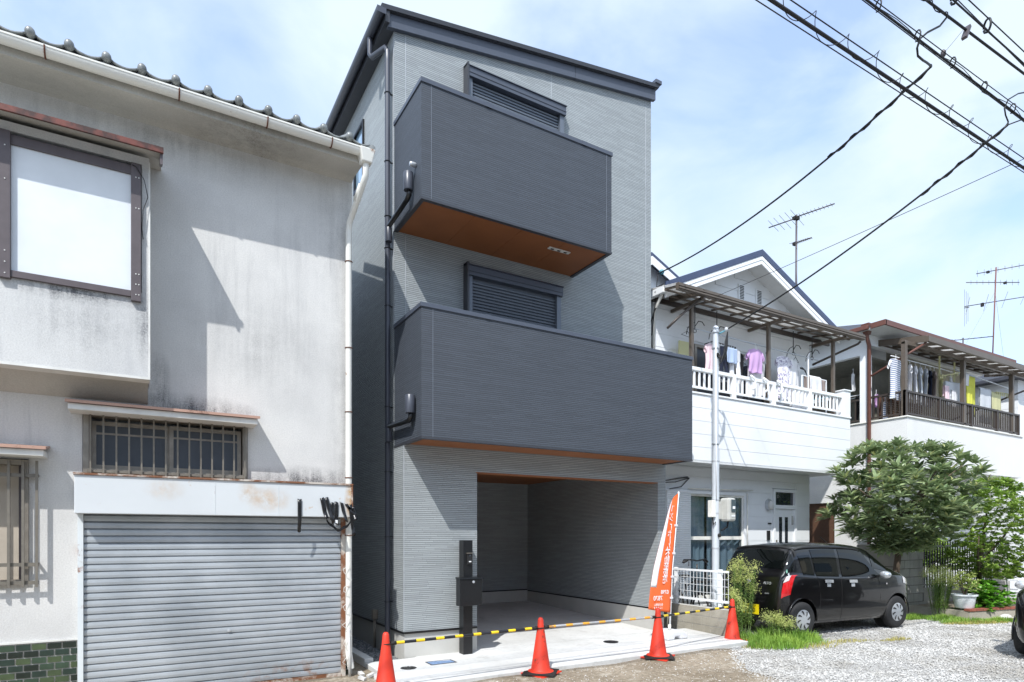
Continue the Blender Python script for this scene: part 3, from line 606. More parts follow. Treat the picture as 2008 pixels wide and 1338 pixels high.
# upper walls
b = MB(); b.prism([(X0, YU, 2.95), (X1, YU, 2.95), (X1, YU, top_z(X1)), (X0, YU, top_z(X0))], (0, .15, 0)); b.build('front_wall', 'sid_light', NH)
b = MB(); b.box(X0, X0 + .15, YU + .15, 9.60, 2.95, 8.75); b.box(X0, X0 + .15, 10.12, 18, 2.95, 8.75); b.box(X0, X0 + .15, 9.60, 10.12, 2.95, 7.30); b.box(X0, X0 + .15, 9.60, 10.12, 8.27, 8.75); b.build('side_wall', 'sid_light', NH)
b = MB(); b.prism([(X1 - .15, YU + .15, 0), (X1 - .15, 18, 0), (X1 - .15, 18, 9.4), (X1 - .15, YU + .15, 9.4)], (.15, 0, 0)); b.build('side_wall', 'sid_light', NH)
sw = MB().box(X0 - .03, X0 + .0, 9.60, 9.64, 7.30, 8.27).box(X0 - .03, X0, 10.08, 10.12, 7.30, 8.27).box(X0 - .03, X0, 9.64, 10.08, 7.30, 7.34).box(X0 - .03, X0, 9.64, 10.08, 8.23, 8.27).build('side_window', 'black', NH)
MB().box(X0 + .01, X0 + .02, 9.60, 10.12, 7.30, 8.27).build('pane', 'pane_sky', sw)
for x, z0, z1 in ((X0 + .16, 7.3, 8.74), (5.55, 8.3, 9.08), (7.55, 4.6, 9.39)): MB().box(x, x + .010, YU - .004, YU, z0, z1).build('joint_strip', 'caulk', NH)
MB().box(X0 + .16, X0 + .17, YU - .004, YU, 4.6, 5.9).build('joint_strip', 'caulk', NH)
MB().box(X0 - .004, X0, YU + .02, YU + .032, 4.62, 8.7).build('joint_strip', 'caulk', NH)
MB().box(X0 + .0, X0 + .01, YF - .003, YF, .44, 2.94).build('joint_strip', 'caulk', NH)
# roof
rf = MB(); e = .30
def rz(x): return 8.865 + (x - 2.72) * .149
rf.hexa([(2.74, 8.11, rz(2.74) - .02), (7.76, 8.11, rz(7.76) - .02), (7.76, 18.2, rz(7.76) - .02), (2.74, 18.2, rz(2.74) - .02), (2.72, 8.10, rz(2.72) + .035), (7.78, 8.10, rz(7.78) + .035), (7.78, 18.3, rz(7.78) + .035), (2.72, 18.3, rz(2.72) + .035)])
roof2 = rf.build('roof', 'trim_dark', NH)
def slab_x(x0, x1, y0, y1, lo, hi):
    return MB().hexa([(x0, y0, top_z(x0) + lo), (x1, y0, top_z(x1) + lo), (x1, y1, top_z(x1) + lo), (x0, y1, top_z(x0) + lo), (x0, y0, top_z(x0) + hi), (x1, y0, top_z(x1) + hi), (x1, y1, top_z(x1) + hi), (x0, y1, top_z(x0) + hi)])
slab_x(2.83, 5.98, 8.165, 8.228, -.035, .150).build('fascia', 'trim', roof2, bevel=.004); slab_x(5.985, 7.73, 8.165, 8.228, -.035, .150).build('fascia', 'trim', roof2, bevel=.004)
slab_x(2.74, 7.76, 8.13, 8.228, .151, .172).build('fascia_step', 'trim_dark', roof2)
MB().box(7.66, 7.80, 8.08, 18.3, rz(7.7) + .037, rz(7.7) + .10).build('ridge_cap', 'trim', roof2, bevel=.005)
MB().box(2.78, 2.84, 8.13, 18.2, 8.70, 8.85).build('eave_fascia', 'trim_dark', roof2)
MB().box(2.84, 2.938, 8.232, 18.2, 8.70, 8.72).build('eave_soffit', 'trim_dark', roof2)
b = MB()
b.grid(lambda u, v: (2.715 + .062 * math.cos(math.pi * (1 + v)), 8.10 + 10 * u, 8.83 + .065 * math.sin(math.pi * (1 + v))), 1, 8, thick=(0, 0, .008)); b.box(2.652, 2.778, 8.09, 8.10, 8.76, 8.84); b.build('gutter', 'gutter_dark', NH, smooth=True, angle=40)
PX_, PY_ = 2.868, 8.30
b = MB(); b.tube([(2.72, 8.62, 8.80), (2.72, 8.62, 8.55), (2.74, 8.6, 8.50), (2.85, 8.33, 8.50), (2.868, 8.30, 8.44), (PX_, PY_, 8.3), (PX_, PY_, .08)], .038, 14); npipe = b.build('downpipe', 'gutter_dark', NH, smooth=True, angle=45)
for z in (7.85, 6.9, 6.14, 5.7, 4.9, 3.5, 2.6, 1.7, .8):
    b = MB(); b.tube([(PX_ + .042 * math.cos(a), PY_ + .042 * math.sin(a), z) for a in [k * math.pi / 6 for k in range(13)]], .006, 5); b.bar((PX_ + .03, PY_, z), (X0, PY_ + .0, z), .02, .012); b.build('pipe_clip', 'black', npipe)
for z in (5.93, 3.17): MB().lathe([(.046, z - .16), (.048, z - .15), (.048, z + .02), (.044, z + .03)], (PX_ - .004, PY_ - .055, 0), 14).build('pipe_joint', 'gutter_dark', npipe, smooth=True, angle=40)
# balconies
def balcony(x1, z0, z1, label, joints, light):
    B = MB(); y0 = 7.24
    B.box(X0, x1, y0, y0 + .14, z0, z1); B.box(X0, X0 + .14, y0 + .14, YU - .002, z0, z1); B.box(x1 - .14, x1, y0 + .14, YU - .002, z0, z1); B.box(X0 + .14, x1 - .14, y0 + .14, YU - .002, z0 + .02, z0 + .12)
    o = B.build('balcony', 'sid_dark', NH, label=label)
    c = MB(); c.box(X0 - .015, x1 + .015, y0 - .015, y0 + .155, z1, z1 + .055); c.box(X0 - .015, X0 + .155, y0 + .155, YU - .003, z1, z1 + .055); c.box(x1 - .155, x1 + .015, y0 + .155, YU - .003, z1, z1 + .055); c.build('coping', 'trim', o, bevel=.004)
    c = MB(); c.box(X0 - .006, x1 + .006, y0 - .008, y0 + .05, z0 - .028, z0 - .001); c.box(X0 - .006, X0 + .05, y0 + .05, YU - .003, z0 - .028, z0 - .001); c.box(x1 - .05, x1 + .006, y0 + .05, YU - .003, z0 - .028, z0 - .001); c.build('lower_trim', 'trim_dark', o)
    w = (x1 - X0 - .1) / joints
    for k in range(joints): MB().box(X0 + .05 + k * w, X0 + .05 + (k + 1) * w - .004, y0 + .05, YU - .004, z0 - .014, z0 - .002).build('soffit_panel', 'soffit_wood', o)
    for x in ((X0 + .13, x1 - .10) if x1 < 7 else (X0 + .15,)): MB().box(x, x + .007, y0 - .003, y0, z0, z1).build('joint_strip', 'caulk_dark', o)
    for x in ((X0 + .9, x1 - .55)): MB().box(x, x + .09, y0 - .0175, y0 + .158, z1 - .0, z1 + .0575).build('coping_joint', 'trim', o)
    return o
B3 = balcony(5.97, 5.945, 7.375, 'small upper charcoal balcony on the third floor', 4, 1); B2 = balcony(7.655, 2.955, 4.575, 'wide lower charcoal balcony above the garage', 5, 0)
# small text plate / vent under upper balcony
MB().box(5.05, 5.42, 7.52, 7.58, 5.918, 5.930).build('soffit_vent', 'white_trim_old', B3)
for k in range(3): MB().box(5.09 + k * .115, 5.14 + k * .115, 7.535, 7.565, 5.914, 5.9175).build('vent_slot', 'rubber', B3)
def drain(yb, zt, zb, zj, par):
    b = MB(); b.lathe([(.058, zb), (.062, zb + .012), (.062, zt - .005), (.058, zt)], (X0 - .075, yb, 0), 16); b.build('drain_head', 'gutter_dark', par, smooth=True, angle=40)
    MB().tube([(X0 - .06, yb, zb + .01), (X0 - .065, yb, zb - .05), (X0 - .07, yb + .05, zb - .085), (PX_, PY_ - .07, zj + .02), (PX_ - .002, PY_ - .055, zj - .03)], .034, 10).build('drain_pipe', 'black', par, smooth=True)
drain(7.50, 6.35, 6.12, 5.97, B3); drain(7.44, 3.50, 3.27, 3.20, B2)
MB().lathe([(.028, 0), (.032, .02), (.032, .07), (.02, .085)], (X0 - .085, 7.42, 6.42), 10, 'x').build('overflow_spout', 'silver', B3, smooth=True)
# shutter windows
def shwin(x0, x1, z0, z1, zb):
    o = MB().box(x0, x0 + .075, 8.14, YU, z0, zb).box(x1 - .075, x1, 8.14, YU, z0, zb).box(x0 + .075, x1 - .075, 8.215, YU - .001, z0, zb).build('shutter_window', 'louver', NH)
    b = MB(); b.box(x0 - .02, x1 + .02, 8.105, YU - .001, zb, z1 - .04); b.hexa([(x0 - .03, 8.085, z1 - .04), (x1 + .03, 8.085, z1 - .04), (x1 + .03, YU - .001, z1 - .04), (x0 - .03, YU - .001, z1 - .04), (x0 - .03, 8.10, z1 - .02), (x1 + .03, 8.10, z1 - .02), (x1 + .03, YU - .001, z1 + .015), (x0 - .03, YU - .001, z1 + .015)])
    b.build('shutter_box', 'trim', o, bevel=.003)
    MB().box(x0 - .021, x1 + .021, 8.1005, 8.1045, zb + .05, zb + .056).build('box_line', 'black', o)
    MB().box(x0 - .03, x0 - .0, 8.09, YU - .002, z0, z1).build('side_rail', 'trim_dark', o)
    sm = MB().prism([(0, .0, 0), (0, -.022, .006), (0, -.026, .022), (0, -.018, .036), (0, 0, .042)], (x1 - x0 - .154, 0, 0)).mesh('shutter_slat', 'louver')
    n = int((zb - .01 - z0) / .047)
    for k in range(n): piece(sm, 'shutter_slat', o, (x0 + .077, 8.214, z0 + .01 + k * .047))
shwin(4.03, 5.74, 7.0, 8.60, 8.42); shwin(4.03, 5.68, 4.3, 5.70, 5.52)
MB().box(4.16, 4.27, YF + .4, YF + .44, 2.86, 2.88).build('ceiling_plate', 'white', NH)
# tap conduit on the side wall
b = MB(); b.box(2.86, 2.935, 8.92, 9.0, .48, .62); cb = b.build('conduit_box', 'alu_old', NH, bevel=.004)
MB().tube([(2.885, 8.95, .48), (2.885, 8.95, .04)], .012, 8).tube([(2.912, 8.97, .48), (2.915, 8.97, .3), (2.925, 9.02, .04)], .012, 8).build('conduit', 'alu_old', NH, smooth=True)
# ------------- post with mailbox and intercom
P = thing('mailbox_post', 'black intercom post with black mailbox in front of the garage pillar', 'mailbox', (3.81, 7.77, .06))
MB().box(3.745, 3.885, 7.70, 7.84, .06, 1.65).build('post', 'black', P, bevel=.004)
mb = MB().box(3.63, 3.965, 7.565, 7.70, .76, 1.125).build('mailbox', 'black', P, bevel=.006)
MB().hexa([(3.622, 7.55, 1.126), (3.973, 7.55, 1.126), (3.973, 7.7, 1.126), (3.622, 7.7, 1.126), (3.622, 7.553, 1.138), (3.973, 7.553, 1.138), (3.973, 7.7, 1.15), (3.622, 7.7, 1.15)]).build('lid', 'black', mb)
MB().lathe([(.018, 0), (.018, -.006), (.012, -.008)], (3.83, 7.565, 1.085), 14, 'y').build('dial_lock', 'silver', mb)
ic = MB().box(3.79, 3.868, 7.675, 7.70, 1.32, 1.47).build('intercom', 'carplastic', P, bevel=.004)
MB().box(3.782, 3.876, 7.66, 7.70, 1.47, 1.478).build('hood', 'alu_old', ic); MB().lathe([(.012, 0), (.012, -.004)], (3.83, 7.675, 1.44), 10, 'y').build('lens', 'pane_dark', ic); MB().box(3.815, 3.85, 7.672, 7.675, 1.35, 1.365).build('name_label', 'white', ic)
# ------------- lids on the apron
def lid(x, y, z, r, lab, nm):
    o = MB().lathe([(r, 0), (r, .006), (r * .92, .008), (r * .88, .005)], (x, y, z), 28).build('manhole_cover', 'iron', None, smooth=True, angle=30); tag(o, lab, 'manhole cover', 'round iron covers in the concrete apron')
    for k in range(5):
        a = k * 1.256; MB().box(-.02, .02, -.008, .008, 0, .004)
        q = MB().lathe([(.014, 0), (.012, .003)], (x + r * .5 * math.cos(a), y + r * .5 * math.sin(a), z + .008), 8).build('lid_boss', 'iron', o)
lid(2.80, 7.32, .064, .10, 'small round iron cover beside the left cone on the pale apron', 'a'); lid(6.14, 7.46, .081, .115, 'round iron cover near the right pillar of the garage', 'b')
bl = MB().box(3.12, 3.45, 7.33, 7.52, .06, .072).build('drain_lid', 'blue_lid', None, bevel=.003); tag(bl, 'blue rectangular meter lid set in the concrete before the pillar', 'meter lid')
MB().box(3.105, 3.465, 7.315, 7.33, .06, .074).box(3.105, 3.465, 7.52, 7.535, .06, .074).box(3.105, 3.12, 7.33, 7.52, .06, .074).box(3.45, 3.465, 7.33, 7.52, .06, .074).build('lid_frame', 'iron', bl)
# ------------- cones and bars
def cone(x, y, z, label, tilt=0., wtd=True):
    c = local(thing('traffic_cone', label, 'traffic cone', (x, y, z), 'orange red cones holding the barrier bars', rotz=R.uniform(.1, .5)))
    pr = [(.165, .02), (.168, .035), (.155, .05), (.128, .055), (.118, .075), (.04, .60), (.034, .672), (.022, .695), (.006, .70)]
    MB().lathe(pr, (0, 0, 0), 32).build('cone_body', 'cone', c, smooth=True, angle=50)
    b = MB(); b.grid(lambda u, v: ((u - .5) * .37, (v - .5) * .37, .008 + .015 * math.sin(u * 3 + 1) * (v - .5) + .01 * u), 6, 6, thick=(0, 0, .014)); b.build('cone_base', 'cone', c)
    b = MB(); a = .5
    def fn(u, v):
        x_, y_ = (u - .5) * .40, (v - .5) * .40; z_ = .034 - .03 * (abs(u - .5) ** 2 + abs(v - .5) ** 2) * 1.2 - .02 * max(0, u + v - 1.5)
        return (x_ * math.cos(a) - y_ * math.sin(a), x_ * math.sin(a) + y_ * math.cos(a), z_)
    b.grid(fn, 8, 8, thick=(0, 0, .016)); b.build('weight_ring', 'rubber', c, smooth=True, angle=40)
    return c
cs = [(2.162, 6.306, .0), (4.271, 6.603, 0.), (6.272, 6.601, 0.), (8.19, 6.896, 0.)]
cs = [(2.165, 6.32, .0), (4.17, 6.41, .01), (6.13, 6.43, .01), (8.11, 6.82, .0)]
labs = ['leftmost traffic cone at the bottom edge by the old house', 'traffic cone in front of the garage opening, second from left', 'traffic cone standing before the orange banner', 'rightmost traffic cone beside the green weeds and block wall']
for (x, y, z), lb in zip(cs, labs): cone(x, y, z, lb)
def hbar(p, q, cols, lab):
    p, q = Vector(p), Vector(q); d = q - p; n = len(cols); o = MB().tube([p, q], .0165, 10).build('barrier_bar', cols[0][0], None, smooth=True, angle=40); tag(o, lab, 'barrier bar', 'striped barrier bars between the cones')
    for k, (cm, a, bb) in enumerate(cols[1:]): MB().tube([p + d * a, p + d * bb], .0175, 10).build('stripe', cm, o, smooth=True, angle=40)
    for e_, s_ in ((p, 1), (q, -1)):
        MB().tube([e_ + Vector((.047 * math.cos(t), .047 * math.sin(t), 0)) - d.normalized() * .045 * s_ for t in [k * math.pi / 8 for k in range(17)]], .007, 6).build('ring', 'rubber', o, smooth=True)
        MB().tube([e_, e_ + d.normalized() * .06 * s_], .021, 10).build('end_cap', 'rubber', o, smooth=True)
def stripes(n, w, col): return [(col, (k + .22) / n, (k + .22) / n + w / n) for k in range(n)]
zt = .575
def ctr(i): x, y, z = cs[i]; return Vector((x, y, z + zt))
def seg(i, j):
    a, b2 = ctr(i), ctr(j); d = (b2 - a).normalized(); return a + d * .055, b2 - d * .055
p, q = seg(0, 1); hbar(p, q, [('bar_black', 0, 0)] + stripes(8, .42, 'yellow'), 'yellow and black striped bar in front of the mailbox post')
p, q = seg(1, 2); hbar(p, q, [('bar_grey', 0, 0)] + stripes(7, .40, 'yel_orange') + [('bar_white', .03, .07)], 'faded grey and yellow bar before the garage floor')
p, q = seg(2, 3); hbar(p, q, [('bar_black', 0, 0)] + stripes(7, .42, 'yellow'), 'yellow and black striped bar before the low block wall')
# ------------- banner
F = thing('banner_flag', 'tall orange and white real estate banner on a white pole beside the garage', 'banner', (7.2, 7.3, .09))
MB().tube([(7.16, 7.25, .12), (7.22, 7.25, 1.2), (7.36, 7.25, 2.42)], .013, 8).build('pole', 'white', F, smooth=True)
def px_(z): return 7.16 + (7.22 - 7.16) * (z - .12) / 1.08 if z < 1.2 else 7.22 + .14 * (z - 1.2) / 1.22
def wd(z):
    t = (2.40 - z) / 1.86; return .035 + .33 * min(1, max(0, t)) ** .62
def flag(u, v, off=0):
    z = 2.40 - 1.86 * v + .10 * (u - .5) * v - .05 * u * (1 - v) * 2; return (px_(z) - .012 - wd(2.4 - 1.86 * v) * u, 7.24 - off + .03 * math.sin(u * 4 + v * 5) * u + .10 * u, z - .04 * u * v)
fw = MB(); fw.grid(lambda u, v: flag(u, v), 10, 40, thick=(0, .003, 0)); cl = fw.build('banner_cloth', 'orange_cloth', F, smooth=True)
MB().grid(lambda u, v: flag(.74 + .26 * u, v * .80, .003), 5, 30, thick=(0, .002, 0)).build('white_margin', 'c_white', cl, smooth=True)
for v in (.28, .52, .72, .9): z = 2.4 - 1.86 * v; MB().box(px_(z) - .03, px_(z) + .02, 7.225, 7.262, z - .015, z + .015).build('tie_loop', 'c_white', cl)
chs = 'ハッピ|ホ|ム不動産販売'
for i, ch in enumerate(chs):
    v = .12 + i * .0555 + (.0 if i < 3 else .0); u = .36; p = Vector(flag(u, v, .006)); w = wd(2.4 - 1.86 * v)
    o = text('ー' if ch == '|' else ch, .145, 'white', 'banner_letter', cl, p, (rad(90), rad(90) if ch == '|' else 0, 0), mirror=True, sx=(1 if ch == '|' else min(1., .45 + w * 1.9)))
for tx, sz, u, v in (('0798', .09, .36, .835), ('63-7870', .105, .50, .89), ('ご連絡お気軽に', .045, .48, .945), ('お待ちしてます', .045, .48, .972)):
    text(tx, sz, 'white', 'banner_letter', cl, Vector(flag(u, v, .008)), (rad(90), 0, rad(-10)), mirror=True, sx=.8)
b = MB(); b.prism([(0, 0, 0), (.17, 0, 0), (.19, 0, .05), (.30, 0, .05), (.32, 0, 0), (.50, 0, 0), (.50, 0, .09), (.36, 0, .135), (.14, 0, .135), (0, 0, .09)], (0, .36, 0))
o = MB(); o.v = [(7.0 + x * .86, 7.12 + y, .075 + z) for x, y, z in b.v]; o.f = b.f; o.build('water_base', 'c_white', F, bevel=.02)
MB().tube([(7.16, 7.25, .2), (7.16, 7.25, .30)], .024, 10).build('pole_socket', 'bar_white', F, smooth=True)
# ------------- low block wall + mesh fence
BW = thing('block_wall', 'low grey concrete block wall under the white mesh fence', 'block wall', (8.22, 7.6, .05))
R2 = random.Random(9)
bkm = MB().box(-.075, .075, 0, .392, 0, .143).mesh('concrete_block', 'block2')
for r_ in range(3):
    y = 6.90 + (.2 if r_ % 2 else 0); 
    if r_ % 2: piece(bkm, 'concrete_block', BW, (8.215, 6.90, .05 + r_ * .152), scale=(1, .485, 1))
    while y < 10.4: piece(bkm, 'concrete_block', BW, (8.215 + R2.uniform(-.001, .001), y, .05 + r_ * .152)); y += .40
MB().box(8.146, 8.284, 6.905, 10.4, -.1, .50).build('mortar', 'grout', BW)
MF = thing('mesh_fence', 'white welded mesh fence on the low block wall', 'fence', (8.22, 7.6, .51))
for y in (7.15, 8.15, 9.5): MB().box(8.19, 8.24, y - .03, y + .03, .50, 1.15).build('post', 'white', MF, bevel=.004)
MB().box(8.178, 8.19, 6.95, 10.2, 1.10, 1.135).build('top_rail', 'white', MF); MB().box(8.178, 8.19, 6.95, 10.2, .60, .64).build('bottom_rail', 'white', MF)
wm = MB().box(-.003, .003, -.003, .003, 0, .47).mesh('wire', 'white')
for k in range(40): piece(wm, 'wire', MF, (8.184, 6.96 + k * .075, .635))
for z in (.75, .87, .99): MB().tube([(8.179, 6.95, z), (8.179, 10.2, z)], .0035, 4).build('cross_wire', 'white', MF)
# ------------- service pole with meter
PO = thing('service_pole', 'slim white steel service pole carrying an electricity meter by the white house', 'pole', (8.45, 7.46, 0))
MB().tube([(8.45, 7.46, 0), (8.45, 7.46, 3.2)], .062, 16).build('lower_tube', 'steel', PO, smooth=True, angle=40)
MB().tube([(8.45, 7.46, 3.2), (8.45, 7.46, 5.28)], .05, 16).build('upper_tube', 'steel', PO, smooth=True, angle=40)
MB().lathe([(.052, 0), (.054, .03), (.03, .06), (.005, .065)], (8.45, 7.46, 5.27), 16).build('cap', 'steel', PO, smooth=True)
for z in (5.22, 4.95, 3.3, 2.33, 2.1, 1.5, 3.0): MB().lathe([(.066, -.012), (.068, 0), (.066, .012)], (8.45, 7.46, z), 16).build('band', 'silver', PO, smooth=True, angle=40)
mt = MB().box(8.50, 8.69, 7.22, 7.42, 1.96, 2.36).build('meter_box', 'meter', PO, bevel=.035)
MB().box(8.56, 8.66, 7.208, 7.2195, 2.12, 2.33).build('meter_window', 'lcd', mt); MB().box(8.585, 8.64, 7.203, 7.2075, 2.17, 2.215).build('meter_label', 'white', mt); MB().box(8.57, 8.65, 7.212, 7.2195, 2.04, 2.06).build('meter_label', 'white', mt)
MB().box(8.46, 8.52, 7.36, 7.44, 2.0, 2.3).build('meter_bracket', 'meter', PO)
MB().box(8.30, 8.39, 7.40, 7.50, 2.03, 2.32).build('junction_box', 'bar_white', PO, bevel=.008)
MB().tube([(8.40, 7.41, 5.0), (8.395, 7.40, 3.2), (8.39, 7.39, 2.35)], .010, 6).build('conduit', 'white', PO, smooth=True)
MB().tube([(8.345, 7.44, 2.03), (8.36, 7.42, 1.9), (8.385, 7.40, 1.95)], .012, 6).build('conduit', 'rubber', PO, smooth=True)
MB().tube([(8.60, 7.32, 1.96), (8.60, 7.34, 1.86), (8.52, 7.40, 1.80)], .014, 6).build('conduit', 'rubber', PO, smooth=True)
MB().lathe([(.034, 0), (.036, -.02), (.02, -.025)], (8.46, 7.395, 1.72), 12, 'y').build('pole_hole_cap', 'rubber', PO, smooth=True); MB().lathe([(.03, 0), (.032, -.02), (.02, -.022)], (8.43, 7.412, 4.82), 12, 'y').build('pole_hole_cap', 'rubber', PO, smooth=True)
for k in range(5):
    a = k * .35; MB().tube([(8.44 + .0 * k, 7.40, 4.80), (8.46 + .03 * k, 7.36, 4.66 + .03 * k), (8.52 + .02 * k, 7.34, 4.85 + .02 * k), (8.55 + .015 * k, 7.34, 5.05), (8.60, 7.33, 5.22)], .008, 5).build('drip_loop', 'wire', PO, smooth=True)
MB().tube([(8.50, 7.44, 5.2), (8.58, 7.34, 5.25)], .012, 6).build('hook', 'teal', PO); MB().lathe([(.02, -.03), (.032, -.01), (.032, .02), (.015, .035)], (8.58, 7.34, 5.26), 10).build('insulator', 'c_palegrey', PO, smooth=True)
# ================================================================ WHITE HOUSE (A)
A = thing('white_house', 'white sided two-storey house with navy gable roof and balcony laundry, right of the dark house', 'house', (10.6, 8.75, 0))
YW, YA, AX0, AX1 = 8.75, 8.07, 8.20, 12.95
b = MB(); b.box(AX0, 9.12, YW, YW + .15, 0, 3.08); b.box(10.80, 11.68, YW, YW + .15, 0, 3.08); b.box(12.47, AX1, YW, YW + .15, 0, 3.08); b.box(9.12, 10.80, YW, YW + .15, 2.60, 3.08); b.box(11.68, 12.47, YW, YW + .15, 2.74, 3.08); b.box(9.12, 10.80, YW, YW + .15, 0, .45); b.box(11.68, 12.47, YW, YW + .15, 0, .30)
b.box(AX0, AX0 + .15, YW + .15, 16, 0, 6.3); b.box(AX1 - .15, AX1, YW + .15, 16, 0, 6.3)
b.box(AX0, 9.3, YW, YW + .15, 3.08, 5.95); b.box(9.3, 11.5, YW, YW + .15, 5.50, 5.95); b.box(11.5, AX1, YW, YW + .15, 3.08, 5.95); b.box(9.3, 11.5, YW, YW + .15, 3.08, 4.0)
b.prism([(AX0, YW, 5.95), (AX1, YW, 5.95), (AX1, YW, 6.42), (10.73, YW, 7.36), (AX0, YW, 6.28)], (0, .15, 0)); b.build('wall', 'white_board', A)
def boards(x0, x1, z0, z1, y, par, h=.255, cuts=(), nm='siding_board', clip=None):
    z = z0
    while z < z1 - .02:
        hh = min(h, z1 - z); xs = [x0, x1]
        for (cx0, cx1, cz0, cz1) in cuts:
            if z + hh > cz0 + .01 and z < cz1 - .01: xs += [cx0, cx1]
        xs = sorted(xs)
        for a, c in zip(xs[::2], xs[1::2]):
            if c - a > .05:
                MB().hexa([(a, y - .018, z), (c, y - .018, z), (c, y - .001, z), (a, y - .001, z), (a, y - .014, z + hh - .002), (c, y - .014, z + hh - .002), (c, y - .001, z + hh - .002), (a, y - .001, z + hh - .002)]).build(nm, 'white_board', par)
        z += hh
boards(AX0, AX1, .33, 3.06, YW, A, cuts=[(9.10, 10.82, .40, 2.62), (11.66, 12.49, 0, 2.76)])
boards(AX0, AX1, 4.02, 6.02, YW, A, cuts=[(9.28, 11.52, 4.0, 5.49)])
for k in range(5):  # gable boards follow the roof slope
    z = 6.03 + k * .255; dx = (z + .25 - 6.30) / .4516; xa, xb = max(AX0, 8.25 + dx), min(AX1, 13.2 - dx)
    if xb - xa > .3: MB().hexa([(xa, YW - .02, z), (xb, YW - .02, z), (xb, YW - .001, z), (xa, YW - .001, z), (xa, YW - .014, z + .249), (xb, YW - .014, z + .249), (xb, YW - .001, z + .249), (xa, YW - .001, z + .249)]).build('siding_board', 'white_board', A)
MB().box(AX0 - .02, 13.0, YW - .03, YW + .1, -.05, .32).build('foundation', 'found', A)
for x in (10.55, 11.10):
    v_ = MB().box(x, x + .19, YW - .045, YW - .021, 6.60, 6.93).build('gable_vent', 'white', A)
    for k in range(9): MB().box(x + .03, x + .16, YW - .049, YW - .0455, 6.63 + k * .032, 6.648 + k * .032).build('vent_slat', 'carplastic', v_)
# roof
def rake(x): return 7.46 - abs(x - 10.73) * .4516
ro = MB(); 
for xa, xb in ((8.10, 10.73), (10.73, 13.36)):
    ro.hexa([(xa, 8.31, rake(xa) - .10), (xb, 8.31, rake(xb) - .10), (xb, 16, rake(xb) - .10), (xa, 16, rake(xa) - .10), (xa, 8.31, rake(xa) + .02), (xb, 8.31, rake(xb) + .02), (xb, 16, rake(xb) + .02), (xa, 16, rake(xa) + .02)])
roA = ro.build('roof', 'soffit_white', A)
for xa, xb in ((8.08, 10.73), (10.731, 13.38)):
    def st(y0, y1, lo, hi, nm, m_): MB().hexa([(xa, y0, rake(xa) + lo), (xb, y0, rake(xb) + lo), (xb, y1, rake(xb) + lo), (xa, y1, rake(xa) + lo), (xa, y0, rake(xa) + hi), (xb, y0, rake(xb) + hi), (xb, y1, rake(xb) + hi), (xa, y1, rake(xa) + hi)]).build(nm, m_, roA)
    st(8.28, 16, .021, .035, 'roof_covering', 'slate'); st(8.265, 8.30, -.075, .05, 'rake_cap', 'roof_navy'); st(8.275, 8.309, -.155, -.08, 'barge_board', 'white'); st(8.285, 8.309, -.24, -.16, 'barge_board', 'white')
gu2 = MB(); gu2.box(8.0, 8.09, 8.25, 16, 6.10, 6.22); gu2.build('gutter', 'white', A, bevel=.01)
MB().tube([(8.06, 8.35, 6.1), (8.17, 8.68, 5.9), (8.17, 8.70, 3.1)], .03, 8).build('downpipe', 'bar_white', A, smooth=True)
# rear gable behind
b = MB(); 
def rk2(x): return 8.40 - abs(x - 10.25) * .4516
for xa, xb in ((8.4, 10.25), (10.25, 12.1)):
    b.hexa([(xa, 10.95, rk2(xa) - .1), (xb, 10.95, rk2(xb) - .1), (xb, 16, rk2(xb) - .1), (xa, 16, rk2(xa) - .1), (xa, 10.95, rk2(xa)), (xb, 10.95, rk2(xb)), (xb, 16, rk2(xb)), (xa, 16, rk2(xa))])
rr2 = b.build('rear_roof', 'roof_navy', A)
b = MB(); b.prism([(8.55, 11.2, 6), (11.95, 11.2, 6), (11.95, 11.2, rk2(11.95) - .1), (10.25, 11.2, 8.3), (8.55, 11.2, rk2(8.55) - .1)], (0, .15, 0)); b.build('rear_gable_wall', 'white', A)
for xa, xb in ((8.4, 10.25), (10.25, 12.1)): MB().hexa([(xa, 10.93, rk2(xa) - .30), (xb, 10.93, rk2(xb) - .30), (xb, 10.949, rk2(xb) - .30), (xa, 10.949, rk2(xa) - .30), (xa, 10.93, rk2(xa) - .10), (xb, 10.93, rk2(xb) - .10), (xb, 10.949, rk2(xb) - .10), (xa, 10.949, rk2(xa) - .10)]).build('barge_board', 'white', rr2)
# balcony
b = MB(); b.box(AX0, 13.40, YA, YA + .12, 3.085, 4.30); b.box(13.28, 13.40, YA + .12, 9.9, 3.085, 4.30); b.box(AX0, 13.28, YA + .12, YW - .025, 3.085, 3.20); b.box(12.951, 13.28, YW - .025, 9.9, 3.085, 3.2); b.box(AX0, 13.28, YA + .12, YW - .025, 3.9, 4.0)
bal = b.build('balcony', 'white_board', A)
for k in range(5): MB().hexa([(AX0, YA - .012, 3.10 + k * .24), (13.405, YA - .012, 3.10 + k * .24), (13.405, YA - .001, 3.10 + k * .24), (AX0, YA - .001, 3.10 + k * .24), (AX0, YA - .009, 3.338 + k * .24), (13.405, YA - .009, 3.338 + k * .24), (13.405, YA - .001, 3.338 + k * .24), (AX0, YA - .001, 3.338 + k * .24)]).build('siding_board', 'white_board', bal)
MB().box(AX0, 13.42, YA - .03, YA + .15, 4.301, 4.335).build('coping', 'white', bal, bevel=.006); MB().box(AX0, 13.42, YA - .022, YA + .03, 3.05, 3.084).build('drip_edge', 'soffit_white', bal)
rl = MB().box(AX0, 13.18, YA + .03, YA + .10, 4.745, 4.81).build('railing', 'white', A, bevel=.006)
MB().box(AX0, 13.18, YA + .045, YA + .085, 4.43, 4.465).build('lower_rail', 'white', rl)
bls = MB().box(-.019, .019, -.012, .012, 0, .28).mesh('baluster', 'white'); psx = (8.52, 9.70, 10.87, 12.05)
